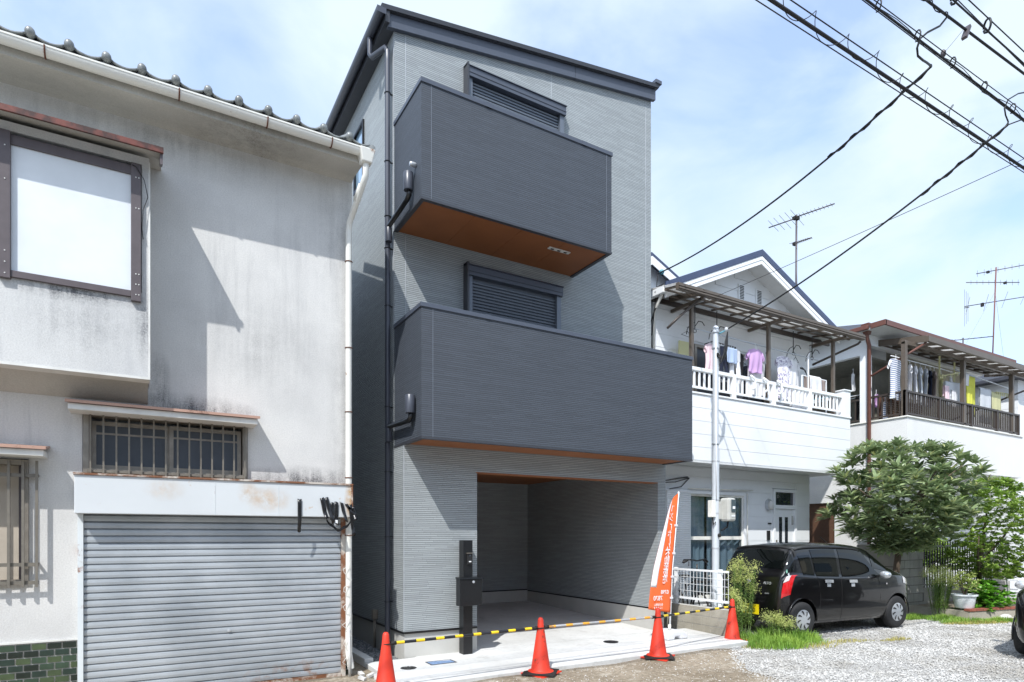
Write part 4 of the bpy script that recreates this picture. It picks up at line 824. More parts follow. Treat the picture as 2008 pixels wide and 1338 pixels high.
for a, c in zip(psx, psx[1:] + (13.16,)):
    MB().box(a - .035, a + .035, YA + .02, YA + .11, 4.336, 4.745).build('railing_post', 'white', rl)
    for k in range(1, 9): piece(bls, 'baluster', rl, (a + (c - a) * k / 9, YA + .065, 4.465))
MB().box(13.18, 13.42, YA - .01, YA + .20, 4.336, 4.90).build('end_pier', 'white_board', A, bevel=.006); MB().box(13.16, 13.44, YA - .03, YA + .22, 4.901, 4.925).build('pier_cap', 'white', A)
# veranda roof
VR = MB().box(8.0, 13.66, 7.88, 7.95, 6.03, 6.15).box(8.0, 13.66, 7.862, 7.88, 6.045, 6.07).box(8.0, 13.66, 7.862, 7.88, 6.09, 6.12).build('veranda_roof', 'bronze', A)
MB().hexa([(8.60, 7.88, 6.05), (8.66, 7.88, 6.05), (8.66, YW - .03, 6.19), (8.60, YW - .03, 6.19), (8.60, 7.88, 6.14), (8.66, 7.88, 6.14), (8.66, YW - .03, 6.28), (8.60, YW - .03, 6.28)]).build('rafter', 'bronze', VR)
def raft(x, w=.035, lo=6.09, hi=6.125): MB().hexa([(x, 7.95, lo), (x + w, 7.95, lo), (x + w, YW - .03, lo + .13), (x, YW - .03, lo + .13), (x, 7.95, hi), (x + w, 7.95, hi), (x + w, YW - .03, hi + .13), (x, YW - .03, hi + .13)]).build('rafter', 'bronze', VR)
for x in (8.03, 9.2, 9.75, 10.3, 10.85, 11.4, 11.95, 12.5, 13.05, 13.6): raft(x)
for y in (8.2, 8.45): MB().box(8.0, 13.64, y, y + .03, 6.075 + (y - 7.95) * .16, 6.10 + (y - 7.95) * .16).build('purlin', 'bronze', VR)
for x in (8.64, 10.84, 13.0): MB().box(x, x + .05, 7.90, YW - .03, 5.98, 6.04).build('cross_beam', 'bronze', VR)
MB().box(8.0, 13.64, YW - .06, YW - .022, 6.11, 6.2).build('wall_plate', 'bronze_dark', VR)
for k in range(10):
    xa = 8.0 + k * .566; b = MB(); b.grid(lambda u, v: (xa + .56 * u, 7.95 + .77 * v, 6.152 + .135 * v + .012 * math.sin(u * 12 * math.pi)), 36, 1, thick=(0, 0, .003)); b.build('roof_sheet', 'poly', VR)
for x in (8.64, 10.82, 13.0): MB().box(x, x + .065, YA + .121, YA + .185, 4.0, 6.0).build('post', 'bronze', VR, bevel=.004)
MB().tube([(8.655, 7.98, 6.02), (8.2, 8.1, 5.62), (8.0, 8.15, 5.42)], .022, 8).build('drain_pipe', 'bronze_dark', VR, smooth=True)
MB().tube([(13.62, 7.95, 6.02), (13.60, 8.0, 5.97), (12.98, 8.68, 5.58)], .026, 8).build('drain_pipe', 'bronze_dark', VR, smooth=True)
# hanging rod brackets with curls
for x in (8.95, 9.55, 11.9, 12.55):
    MB().tube([(x, 8.40, 6.08), (x, 8.40, 5.62)], .009, 6).tube([(x - .02, 8.40, 5.75), (x - .12, 8.40, 5.70), (x - .2, 8.40, 5.60), (x - .22, 8.40, 5.50)], .008, 6).tube([(x, 8.4, 5.68), (x + .1, 8.40, 5.80), (x + .2, 8.40, 5.80), (x + .26, 8.40, 5.74)], .008, 6).tube([(x + .04 * math.cos(a), 8.4, 5.60 + .04 * math.sin(a)) for a in [k * .7 for k in range(10)]], .007, 5).build('rod_bracket', 'wire', VR, smooth=True)
# upper window
uw = MB().box(9.30, 11.50, YW - .025, YW + .05, 5.44, 5.50).box(9.30, 9.36, YW - .025, YW + .05, 4.0, 5.44).box(11.44, 11.50, YW - .025, YW + .05, 4.0, 5.44).box(10.38, 10.44, YW - .015, YW + .05, 4.0, 5.44).build('upper_window', 'alu_old', A)
MB().box(9.36, 10.38, YW + .03, YW + .036, 4.0, 5.44).build('pane', 'pane_mesh', uw); MB().box(10.44, 11.44, YW + .03, YW + .036, 4.0, 5.44).build('pane', 'pane_dark', uw)
def curtain(x0, x1, z0, z1, y, par, m_='curtain', f=22): 
    b = MB(); b.grid(lambda u, v: (x0 + (x1 - x0) * u, y + .02 * math.sin(u * f + v), z0 + (z1 - z0) * v), 48, 4, thick=(0, .003, 0)); b.build('curtain', m_, par, smooth=True)
curtain(10.5, 11.4, 4.05, 5.42, YW + .10, uw)
# lower window
lw = MB().box(9.12, 10.80, YW - .03, YW + .06, 2.54, 2.60).box(9.12, 9.18, YW - .03, YW + .06, .45, 2.54).box(10.74, 10.80, YW - .03, YW + .06, .45, 2.54).box(9.12, 10.80, YW - .03, YW + .06, .40, .45).build('lower_window', 'white', A)
for x0, x1, y in ((9.18, 10.0, .035), (9.96, 10.74, .0)):
    MB().box(x0, x0 + .04, YW + y, YW + y + .03, .45, 2.54).box(x1 - .04, x1, YW + y, YW + y + .03, .45, 2.54).box(x0 + .04, x1 - .04, YW + y, YW + y + .03, 1.63, 1.70).box(x0 + .04, x1 - .04, YW + y, YW + y + .03, 2.50, 2.54).box(x0 + .04, x1 - .04, YW + y, YW + y + .03, .45, .52).build('sash', 'bar_white', lw)
def wpane():
    m = NB('window_pane'); g_ = m.node('ShaderNodeBsdfGlossy'); g_.inputs['Roughness'].default_value = .03; t_ = m.node('ShaderNodeBsdfTransparent'); t_.inputs[0].default_value = (.82, .86, .88, 1); fz = m.node('ShaderNodeLayerWeight'); fz.inputs[0].default_value = .25
    x_ = m.node('ShaderNodeMixShader'); m.l.new(m.math('ADD', m.math('MULTIPLY', fz.outputs['Facing'], .35), .05), x_.inputs[0]); m.l.new(t_.outputs[0], x_.inputs[1]); m.l.new(g_.outputs[0], x_.inputs[2]); m.l.new(x_.outputs[0], m.n['Material Output'].inputs[0]); return m.m
M['wpane'] = wpane()
M['pane_mesh2'] = plain('fly_screen', srgb(108, 114, 120), .8)
MB().box(9.22, 9.96, YW + .05, YW + .055, .52, 2.50).build('pane', 'wpane', lw); MB().box(10.0, 10.70, YW + .012, YW + .016, .52, 2.50).build('pane', 'wpane', lw)
curtain(9.2, 9.75, .5, 2.50, YW + .13, lw, 'curtain', 26); curtain(9.80, 10.74, .5, 2.50, YW + .12, lw, 'curtain', 30); MB().box(9.12, 10.8, YW + .4, YW + .42, .3, 2.7).build('room_back', 'interior', lw)
MB().tube([(9.05, YW - .08, 2.63), (10.95, YW - .08, 2.66)], .012, 8).tube([(10.80, YW - .06, 2.60), (10.80, YW - .06, 1.2)], .012, 6).build('curtain_rail', 'bar_white', A, smooth=True)
# shutter case
sc = MB().box(8.45, 9.10, YW - .10, YW - .021, .45, 2.60).build('shutter_case', 'white', A, bevel=.004)
scm = MB().prism([(0, 0, 0), (0, -.016, .006), (0, -.018, .03), (0, 0, .038)], (.63, 0, 0)).mesh('case_slat', 'white')
for k in range(50): piece(scm, 'case_slat', sc, (8.46, YW - .1, .50 + k * .0415))
# door
dr = MB().box(11.68, 11.74, YW - .04, YW + .06, .30, 2.72).box(12.41, 12.47, YW - .04, YW + .06, .30, 2.72).box(11.74, 12.41, YW - .04, YW + .06, 2.66, 2.72).box(11.74, 12.41, YW - .04, YW + .06, 2.30, 2.38).build('door', 'white', A)
MB().box(11.74, 12.41, YW + .02, YW + .03, 2.38, 2.66).build('transom_pane', 'pane_dark', dr)
lf = MB().box(11.75, 12.40, YW - .0, YW + .03, .32, 2.295).build('door_leaf', 'white', dr, bevel=.004)
for x in (11.90, 12.10): MB().box(x, x + .10, YW - .006, YW - .0005, 1.0, 2.12).build('door_glass', 'pane_dark', lf)
MB().box(12.33, 12.36, YW - .03, YW - .001, 1.95, 2.15).build('door_closer', 'meter', lf); MB().box(11.78, 11.80, YW - .04, YW - .001, 1.30, 1.62).build('handle', 'alu_old', lf)
wl_ = MB().lathe([(.09, 0), (.095, -.03), (.085, -.06)], (11.50, YW - .02, 2.38), 20, 'y', (1, 1.35)).build('wall_lamp', 'silver', A, smooth=True, angle=40); MB().lathe([(.075, -.06), (.07, -.10), (.04, -.125), (.005, -.13)], (11.50, YW - .02, 2.36), 18, 'y', (1, 1.3)).build('lamp_glass', 'white_trim_old', wl_, smooth=True)
MB().box(11.46, 11.55, YW - .05, YW - .021, 1.62, 1.82).build('doorbell', 'carplastic', A, bevel=.005); MB().box(11.50, 11.60, YW - .04, YW - .021, 1.96, 1.99).build('name_plate', 'carplastic', A)
MB().tube([(8.2, 8.60, 2.72), (8.7, 8.68, 2.80), (9.10, 8.72, 2.86)], .012, 6).tube([(8.2, 8.60, 2.70), (8.7, 8.66, 2.74), (9.12, 8.72, 2.84)], .01, 6).tube([(8.5, 8.6, 2.60), (8.9, 8.7, 2.66), (9.14, 8.72, 2.84)], .009, 6).build('wall_cable', 'wire_thin', A, smooth=True)

# ================================================================ HOUSE B
Bh = thing('stucco_house', 'white rendered house with brown awning frame and dark railing full of laundry, at the right', 'house', (17.8, 8.7, 0))
BX, YB = 15.04, 7.70
b = MB(); b.box(BX, 20.97, YB, YB + .14, 3.31, 4.44); b.box(BX, BX + .14, YB + .14, 15, 3.31, 4.44); b.box(BX + .14, 20.97, YB + .14, 9.2, 3.31, 3.42)
b.build('balcony', 'white_wall', Bh)
MB().box(BX - .03, 20.99, YB - .03, YB + .17, 4.441, 4.475).box(BX - .03, BX + .17, YB + .17, 15, 4.441, 4.475).build('coping', 'bar_white', Bh, bevel=.006)
b = MB(); b.box(BX + .3, 20.9, 8.85, 9.0, 0, 3.31); b.box(BX, BX + .14, 8.6, 9.45, 0, 3.31); b.box(BX, BX + .14, 10.45, 15, 0, 3.31); b.box(BX, BX + .14, 9.45, 10.45, 2.55, 3.31); b.build('lower_wall', 'white_wall', Bh)
MB().box(BX + .05, BX + .10, 9.45, 10.45, 0, 2.55).build('screen_door', 'lattice', Bh)
b = MB(); b.box(BX + 1.8, 20.9, 9.0, 9.15, 3.42, 6.6); b.build('upper_wall', 'beige_wall', Bh)
b = MB(); b.box(BX, BX + .2, 8.62, 8.80, 4.476, 6.12); b.box(BX, BX + .14, 8.62, 15, 6.12, 6.62); b.box(BX + .14, 20.9, 8.62, 8.76, 6.35, 6.62); b.build('column_and_beam', 'white', Bh)
MB().box(BX + .15, BX + 1.8, 8.76, 15, 6.10, 6.14).build('veranda_ceiling', 'dark_inside', Bh); MB().box(BX + 1.65, BX + 1.8, 9.15, 15, 3.42, 6.1).build('inner_wall', 'dark_inside', Bh)
MB().box(BX + 1.0, BX + 1.64, 9.0, 9.06, 4.5, 6.1).build('inner_return', 'dark_inside', Bh)
rb = MB().hexa([(14.75, 8.04, 6.60), (21.4, 8.04, 6.60), (21.4, 15.5, 6.60), (14.75, 15.5, 6.60), (14.75, 8.04, 6.66), (21.4, 8.04, 6.66), (21.4, 15.5, 6.66), (14.75, 15.5, 6.66)]).build('roof', 'soffit_white', Bh)
MB().hexa([(14.73, 8.02, 6.661), (21.4, 8.02, 6.661), (21.4, 15.5, 6.661), (14.73, 15.5, 6.661), (17.4, 11.2, 7.9), (19.0, 11.2, 7.9), (19.0, 12.4, 7.9), (17.4, 12.4, 7.9)]).build('roof_covering', 'slate', rb)
MB().box(14.72, 21.4, 8.00, 8.04, 6.60, 6.72).box(14.70, 14.75, 8.0, 8.35, 6.60, 6.72).build('fascia', 'red_brown', rb)
MB().box(14.66, 14.74, 8.4, 15.5, 6.60, 6.70).build('gutter', 'red_brown', rb, bevel=.01)
MB().hexa([(14.80, 8.46, 6.52), (14.92, 8.46, 6.52), (14.92, 8.58, 6.52), (14.80, 8.58, 6.52), (14.76, 8.42, 6.78), (14.96, 8.42, 6.78), (14.96, 8.62, 6.78), (14.76, 8.62, 6.78)]).build('hopper', 'red_brown', Bh, bevel=.01)
MB().tube([(14.86, 8.52, 6.53), (14.86, 8.52, 6.45), (14.98, 8.54, 6.30), (14.98, 8.54, .0)], .045, 10).build('downpipe', 'red_brown', Bh, smooth=True, angle=50)
VB = MB().hexa([(15.54, 7.48, 6.20), (21.6, 7.48, 6.20), (21.6, 7.54, 6.20), (15.54, 7.54, 6.20), (15.54, 7.48, 6.33), (21.6, 7.48, 6.33), (21.6, 7.54, 6.33), (15.54, 7.54, 6.33)]).build('awning_frame', 'bronze', Bh)
def vb(y): return (y - 7.5) * .17
def slope(x0, x1, y0, y1, lo, hi, nm, m_): MB().hexa([(x0, y0, lo + vb(y0)), (x1, y0, lo + vb(y0)), (x1, y1, lo + vb(y1)), (x0, y1, lo + vb(y1)), (x0, y0, hi + vb(y0)), (x1, y0, hi + vb(y0)), (x1, y1, hi + vb(y1)), (x0, y1, hi + vb(y1))]).build(nm, m_, VB)
slope(15.52, 15.58, 7.54, 8.86, 6.19, 6.34, 'end_rafter', 'bronze')
for k in range(1, 11): slope(15.55 + k * .6, 15.59 + k * .6, 7.54, 8.86, 6.22, 6.29, 'rafter', 'bronze')
for y in (7.9, 8.25, 8.6): slope(15.58, 21.6, y, y + .04, 6.215, 6.25, 'purlin', 'bronze')
for k in range(10): slope(15.58 + k * .6, 16.175 + k * .6, 7.54, 8.86, 6.295, 6.30, 'roof_sheet', 'poly')
for x in (15.06, 17.80, 20.52): MB().box(x, x + .10, 7.75, 7.85, 4.476, 6.20).build('post', 'bronze', VB, bevel=.004)
slope(15.06, 21.5, 7.76, 7.84, 6.10, 6.19, 'beam', 'bronze')
MB().tube([(15.60, 7.56, 6.2), (15.0, 8.50, 5.55)], .026, 8).build('drain_pipe', 'red_brown', VB, smooth=True); MB().tube([(21.55, 7.56, 6.2), (21.5, 7.62, 5.9), (19.5, 9.0, 4.9)], .026, 8).build('drain_pipe', 'bronze_dark', VB, smooth=True)
# railing
rb_ = MB().box(BX + .02, 20.92, YB + .04, YB + .10, 5.03, 5.075).box(BX + .02, 20.92, YB + .05, YB + .09, 4.53, 4.565).box(BX + .04, BX + .10, YB + .12, 8.6, 5.03, 5.075).box(BX + .05, BX + .09, YB + .12, 8.6, 4.53, 4.565).build('railing', 'bronze_dark', Bh)
bs2 = MB().box(-.015, .015, -.012, .012, 0, .47).mesh('baluster', 'bronze_dark')
for k in range(58): piece(bs2, 'baluster', rb_, (15.14 + k * .1, YB + .07, 4.565))
for k in range(8): piece(bs2, 'baluster', rb_, (BX + .07, YB + .2 + k * .1, 4.565))
for x in (BX + .05, 16.6, 18.2, 19.6, 20.88): MB().box(x - .03, x + .03, YB + .035, YB + .105, 4.476, 5.08).build('railing_post', 'bronze_dark', rb_)
lt = MB().box(BX + .35, BX + 2.3, 8.50, 8.54, 4.5, 4.56).box(BX + .35, BX + 2.3, 8.50, 8.54, 5.05, 5.1).box(BX + .35, BX + .40, 8.50, 8.54, 4.56, 5.05).build('slat_screen', 'lattice', Bh)
ls = MB().box(0, 1.9, 0, .02, 0, .035).mesh('screen_slat', 'lattice')
for k in range(9): piece(ls, 'screen_slat', lt, (BX + .40, 8.51, 4.57 + k * .054))
MB().box(BX + .05, BX + .09, 8.85, 13, 5.03, 5.07).box(BX + .05, BX + .09, 8.85, 13, 4.53, 4.56).build('rear_railing', 'bronze_dark', Bh)
for k in range(8): piece(bs2, 'baluster', rb_, (BX + .07, 8.95 + k * .5, 4.565))
# ================================================================ FAR HOUSE
Fh = thing('far_house', 'white sided house with black tiled roof behind the rightmost veranda', 'house', (26, 11, 0))
MB().box(22.6, 30, 8.4, 16, 0, 6.4).build('wall', 'white_board', Fh)
for k in range(24): MB().box(22.575, 22.599, 8.4, 16, .1 + k * .26, .352 + k * .26).build('siding_board', 'white_board', Fh)
rh = MB().hexa([(22.2, 8.0, 6.4), (30.4, 8.0, 6.4), (30.4, 16.4, 6.4), (22.2, 16.4, 6.4), (22.2, 8.0, 6.5), (30.4, 8, 6.5), (26.5, 12.2, 8.2), (26, 12.2, 8.2)]).build('roof', 'slate', Fh)
for k in range(5): MB().bar((22.2 + k * .75, 8 + k * .8, 6.52 + k * .33), (30.2, 8 + k * .8, 6.52 + k * .33), .12, .08).build('roof_course', 'slate', rh)
# ================================================================ ANTENNAS
def antenna(loc, label, parts_, pole, mats=('rust_pole', 'antenna'), guys=()):
    o = thing('tv_antenna', label, 'antenna', loc, 'television antennas on the roofs'); x, y, z = loc
    MB().tube([(x, y, z), (x + pole[1], y, z + pole[0])], .022, 8).build('mast', mats[0], o, smooth=True)
    for (dz, dirv, L0, L1, els, elen, vert) in parts_:
        c = Vector((x + pole[1] * dz / pole[0], y, z + dz)); d = Vector(dirv).normalized(); sd_ = Vector((d.y, -d.x, 0)).normalized() if not vert else Vector((0, 0, 1))
        bo = MB().tube([c - d * L0, c + d * L1], .014, 6).build('boom', mats[1], o, smooth=True)
        for k in range(els):
            t = -L0 + (L0 + L1) * (k + .2) / els; l_ = elen * (1 - .35 * k / max(1, els)); e = c + d * t
            MB().tube([e - sd_ * l_ / 2, e + sd_ * l_ / 2], .005, 4).build('element', mats[1], bo)
        MB().box(c.x - d.x * L0 * .4 - .04, c.x - d.x * L0 * .4 + .04, c.y - d.y * L0 * .4 - .04, c.y - d.y * L0 * .4 + .04, c.z - d.z * L0 * .4 - .05, c.z - d.z * L0 * .4 + .02).build('feed_box', 'rubber', bo)
    for g_ in guys: MB().tube([(x + pole[1] * .8, y, z + pole[0] * .8), g_], .003, 4).build('guy_wire', 'wire_thin', o)
    return o
a1 = antenna((13.55, 9.5, 6.2), 'bushy television antenna on a mast rising behind the navy gable roof', [(3.25, (.30, -.95, .02), .10, .85, 11, .26, False), (3.22, (-.30, .95, -.02), .05, .66, 5, 1.0, False), (2.62, (-.35, -.9, -.25), .15, .60, 9, .2, False)], (3.3, .03), ('antenna', 'antenna'), guys=[(14.1, 9.8, 6.2)])
a2 = antenna((24.85, 10, 6.7), 'tall rusty mast with several stacked television antennas at the far right', [(4.15, (.45, -.9, .0), .55, 1.15, 9, .22, True), (3.72, (-.75, .3, -.05), .95, 1.15, 9, .2, True), (3.05, (.45, -.9, .0), .85, 2.2, 6, 2.0, False), (3.0, (.45, -.9, .0), .85, -.7, 3, 1.3, True)], (4.25, .35), guys=[(22.8, 10.5, 6.8), (26.6, 10.2, 6.9)])
a3 = antenna((22.9, 10, 6.9), 'small low antenna beside the tall rusty mast', [(1.20, (.6, -.8, .0), .8, .8, 9, .22, False), (.62, (.6, -.8, .0), .4, .7, 5, .7, False)], (1.25, .0), ('antenna', 'antenna'))
# ================================================================ LAUNDRY
def rod(p, q, r, m_, lab):
    o = MB().tube([p, q], r, 8).build('laundry_pole', m_, None, smooth=True); return tag(o, lab, 'laundry pole', 'laundry poles on the balconies')
rod((8.95, 8.40, 5.64), (12.75, 8.40, 5.58), .014, 'steel', 'grey laundry pole under the white house veranda roof')
rod((15.2, 8.15, 5.98), (18.6, 8.15, 5.98), .014, 'white', 'white laundry pole carrying shirts on the brown railed balcony'); rod((17.9, 8.0, 5.98), (20.9, 8.0, 5.86), .016, 'steel', 'steel laundry pole over the yellow towels at the far right')
MB_ = MB
def hanger(x, y, z, ang, lab, mt_='wire', w=.20):
    c, s_ = math.cos(ang), math.sin(ang); P_ = lambda a, dz: (x + c * a, y + s_ * a, z + dz)
    o = MB().tube([P_(.0, .0), P_(.02, .02), P_(.0, .04), P_(-.015, .02)], .004, 5).tube([P_(0, 0), P_(0, -.04), P_(-w, -.14), P_(w, -.14), P_(0, -.04)], .005, 5).build('clothes_hanger', mt_, None, smooth=True); return tag(o, lab, 'hanger', 'clothes hangers on the balconies')
def shirt(x, y, z, ang, w, h, m_, lab, sleeve=.16, seed=0, slv=None, nm='shirt', cat='shirt', grp='laundry drying on the balconies', flare=0.):
    """a hanging garment: front and back cloth layers, sleeves drooping from the shoulders; hung on a small hanger"""
    r = random.Random(seed); c, s_ = math.cos(ang), math.sin(ang); ph = r.uniform(0, 6)
    def P_(a, d, dz): return (x + c * a - s_ * d, y + s_ * a + c * d, z + dz)
    root = thing(nm, lab, cat, (x, y, z), grp)
    b = MB()
    for side in (-1, 1):
        def fn(u, v):
            a = (u - .5) * w * (1 + flare * v) * (1 - .10 * math.sin(v * 3)); top = -.035 - .05 * abs(u - .5) * 2 - (.03 if abs(u - .5) < .12 else 0)
            d = side * (.035 * math.sin(math.pi * u) * (1 - .3 * v) + .004) + .020 * v * math.sin(u * 14 + ph + v * 2) + .01 * math.sin(v * 6 + ph)
            return P_(a, d, top + (-h - top + .012 * math.sin(u * 9 + ph)) * v)
        b.grid(fn, 16, 10)
    b.build('body', m_, root, smooth=True)
    if sleeve:
        for sg_ in (-1, 1):
            b = MB()
            for side in (-1, 1):
                def fs(u, v):
                    a0 = w * .5 * sg_; a = a0 + sg_ * sleeve * u * .75 - sg_ * .02 * v; dz = -.085 - sleeve * u * .9 - .12 * v * (1 - .1 * u)
                    return P_(a - sg_ * .015, side * (.025 * math.sin(math.pi * v) + .003) + .008 * math.sin(u * 7 + ph), dz)
                b.grid(fs, 5, 4)
            b.build('sleeve', slv or m_, root, smooth=True)
    MB().tube([P_(0, 0, .04), P_(.015, 0, .055), P_(0, 0, .07), P_(-.012, 0, .05)], .004, 5).tube([P_(0, 0, .04), P_(0, 0, -.03), P_(-w * .4, 0, -.08)], .005, 5).tube([P_(0, 0, -.03), P_(w * .4, 0, -.08)], .005, 5).build('hanger', 'white', root)
    return root
def towel(x0, y, z, ang, w, h, m_, lab, h2=None, seed=0, nm='towel'):
    r = random.Random(seed); c, s_ = math.cos(ang), math.sin(ang); ph = r.uniform(0, 6); h2 = h2 or h * .7
    def fn(u, v):
        a = w * u; t = v * (h + h2); r_ = .02
        if t < h: dz, d = -(h - t), -r_ - .018 * math.sin(u * 11 + ph) * (1 - t / h)
        else: dz, d = -(t - h), r_ + .012 * math.sin(u * 9 + ph) * ((t - h) / h2)
        return (x0 + c * a - s_ * d, y + s_ * a + c * d, z + .018 + dz)
    b = MB(); b.grid(fn, 14, 18, thick=(0, .006, 0)); o = b.build(nm, m_, None, smooth=True); return tag(o, lab, nm, 'laundry drying on the balconies')
def pants(x, y, z, ang, w, h, m_, lab, seed=0):
    r = random.Random(seed); ph = r.uniform(0, 6); c, s_ = math.cos(ang), math.sin(ang)
    def P_(a, d, dz): return (x + c * a - s_ * d, y + s_ * a + c * d, z + dz)
    b = MB()
    for side in (-1, 1):
        b.grid(lambda u, v: P_((u - .5) * w, side * (.03 * math.sin(math.pi * u) + .003), -.25 * h * v), 10, 3)
        for lg in (-1, 1):
            b.grid(lambda u, v: P_(lg * w * (.26 + .05 * v) + (u - .5) * w * .46, side * (.03 * math.sin(math.pi * u) + .003) + .015 * math.sin(v * 5 + ph + lg), -.25 * h - .75 * h * v), 6, 8)
    o = b.build('trousers', m_, None, smooth=True); return tag(o, lab, 'trousers', 'laundry drying on the balconies')
zr = 5.50
MB().box(9.30, 9.98, 8.30, 8.31, 5.40, 5.415).box(9.30, 9.98, 8.46, 8.47, 5.40, 5.415).box(9.30, 9.31, 8.3, 8.47, 5.4, 5.415).box(9.97, 9.98, 8.3, 8.47, 5.4, 5.415)
sk = MB().bar((9.3, 8.28, 5.42), (9.98, 8.28, 5.40), .014, .02).bar((9.3, 8.48, 5.42), (9.98, 8.48, 5.40), .014, .02).bar((9.3, 8.28, 5.42), (9.3, 8.48, 5.42), .014, .02).bar((9.98, 8.28, 5.4), (9.98, 8.48, 5.4), .014, .02).build('peg_hanger', 'rubber', None); tag(sk, 'dark rectangular peg hanger right behind the service pole top', 'peg hanger')
for k in range(10): MB().box(9.32 + k * .07, 9.335 + k * .07, 8.272, 8.288, 5.33, 5.41).build('peg', 'white', sk)
MB().tube([(9.35, 8.38, 5.42), (9.64, 8.38, 5.62)], .004, 4).tube([(9.95, 8.38, 5.41), (9.64, 8.38, 5.62)], .004, 4).build('chain', 'white', sk)
shirt(9.25, 8.30, 5.42, .1, .28, .58, 'c_pink', 'pale pink small top hanging left of the service pole', .05, 1)
pants(9.62, 8.28, 5.36, .1, .26, .62, 'c_navy', 'navy trousers hanging right beside the service pole', 2)
towel(9.62, 8.24, 5.34, 0, .30, .30, 'c_blue', 'crumpled pale blue cloth pegged beside the service pole', .1, 3, 'cloth')
pants(9.93, 8.28, 5.34, -.1, .26, .85, 'c_white', 'white leggings hanging from the dark peg hanger', 4)
shirt(10.10, 8.36, 5.38, -.1, .30, .72, 'c_blackc', 'black garment hanging from the right end of the peg hanger', .0, 5)
shirt(10.66, 8.36, 5.50, -.05, .54, .95, 'c_white', 'white dress hanging behind the lilac shirt', .14, 6, nm='dress', cat='dress')
shirt(10.50, 8.26, 5.50, -.1, .36, .52, 'c_lilac', 'lilac shirt hanging over a white dress on the white railing side', .10, 7)
shirt(11.50, 8.34, 5.52, .0, .44, .95, 'c_floral', 'grey violet floral tunic hanging right of the middle veranda post', .10, 8)
towel(11.74, 8.34, 4.86, 0, .55, .62, 'c_white', 'long white sheet hung low behind the white railing', .5, 9, 'sheet')
towel(12.12, 8.28, 5.12, 0, .18, .36, 'c_taupe', 'taupe towel left of the white folded towel', .3, 10)
towel(12.24, 8.26, 5.15, 0, .40, .40, 'c_white', 'white towel folded over the airer on the white balcony', .4, 11)
towel(12.62, 8.30, 5.13, 0, .20, .36, 'c_taupe', 'taupe towel at the right end of the white balcony', .36, 12)
ar = MB().bar((12.05, 8.3, 5.14), (12.9, 8.3, 5.13), .018, .018).bar((12.05, 8.3, 5.14), (12.05, 8.3, 4.0), .02, .02).bar((12.9, 8.3, 5.13), (12.9, 8.3, 4.0), .02, .02).build('drying_rack', 'white', None); tag(ar, 'white drying rack holding towels at the right end of the white balcony', 'drying rack')
rd2 = MB().tube([(12.12, 8.2, 4.0), (12.12, 8.2, 5.55), (12.16, 8.2, 5.60)], .014, 8).build('prop_stick', 'white', None); tag(rd2, 'white upright stick propping the laundry pole', 'stick')
hanger(11.05, 8.40, 5.58, .5, 'single black empty hanger between lilac shirt and middle post')
hanger(8.75, 8.40, 5.60, .2, 'bunch of dark wire hangers left of the first veranda post'); hanger(11.98, 8.4, 5.58, .1, 'dark hanger beside the floral tunic', 'wire', .12); 
fanr = MB()
for k in range(7): fanr.tube([(12.05, 8.4, 5.32), (12.2 + .02 * k, 8.4, 5.36 - .01 * k), (12.34 + .03 * k, 8.4 + .01 * k, 5.22 - .02 * k + .02)], .004, 4)
fo = fanr.build('wire_hanger_bundle', 'wire', None); tag(fo, 'fan of thin dark wire hangers above the white towel', 'hangers')
mp_ = MB().box(8.70, 8.95, 8.55, 8.58, 4.6, 5.42).build('folded_mop', 'c_cream', None); tag(mp_, 'pale yellow striped cloth hanging at the left end of the white balcony', 'cloth')
wt = MB(); wt.grid(lambda u, v: (10.98 + .20 * (u - .5), YA - .01 + .14 * v if v < .5 else YA + .06, 4.82 - .0 * v), 4, 4, thick=(0, 0, .012)); 
for i_, (xx) in enumerate((10.12, 10.50, 10.92)):
    o_ = MB().tube([(xx, YA - .0, 4.83), (xx + .1, YA - .02, 4.78), (xx + .12, YA - .02, 4.62), (xx + .04, YA - .02, 4.56)], .022, 8).build('towel_clip', 'white', None, smooth=True); tag(o_, ['white clip on the railing left of the lilac shirt', 'white clip on the railing under the white dress', 'curved white clip on the railing by the middle post'][i_], 'clip')
shirt(11.86, 8.38, 5.50, .1, .40, .80, 'c_white', 'plain white shirt right beside the floral tunic', .12, 13)
shirt(9.78, 8.44, 5.45, -.1, .34, .70, 'c_palegrey', 'pale grey shirt half hidden behind the service pole laundry', .1, 14)
towel(11.35, 8.46, 4.9, 0, .34, .7, 'c_palegrey', 'pale grey sheet hanging low behind the middle veranda post', .4, 15, 'sheet')
towel(12.50, 8.42, 5.18, 0, .12, .34, 'c_taupe', 'narrow taupe cloth between white towel and rack end', .3, 16, 'cloth')
# B balcony
shirt(17.95, 8.12, 5.88, .4, .36, .62, 'c_white', 'white shirt hanging behind the oval clip ring', .12, 36)
shirt(17.5, 8.14, 5.88, .5, .34, .6, 'c_cream', 'cream shirt between taupe shirt and clip ring', .12, 37)
shirt(15.22, 8.05, 5.92, .1, .60, 1.0, 'c_stripe', 'striped polo shirt with navy band at the balcony corner', .16, 20, slv='c_white')
MB()
for i_, (x, w, h, m_, lb) in enumerate([(15.98, .46, .90, 'c_white', 'white short sleeved shirt just right of the striped polo'), (16.22, .44, .92, 'c_white', 'second white shirt along the brown railed balcony'), (16.46, .42, .95, 'c_palegrey', 'pale grey shirt between white shirts and navy garment'), (16.70, .42, .95, 'c_grey', 'light grey shirt beside the navy garment'), (16.92, .30, .95, 'c_navy', 'navy garment hanging between grey and taupe shirts'), (17.12, .40, .80, 'c_taupe', 'taupe shirt right of the navy garment')]):
    shirt(x, 8.12, 5.90, .55, w * 1.15, h, m_, lb, .15, 30 + i_)
    
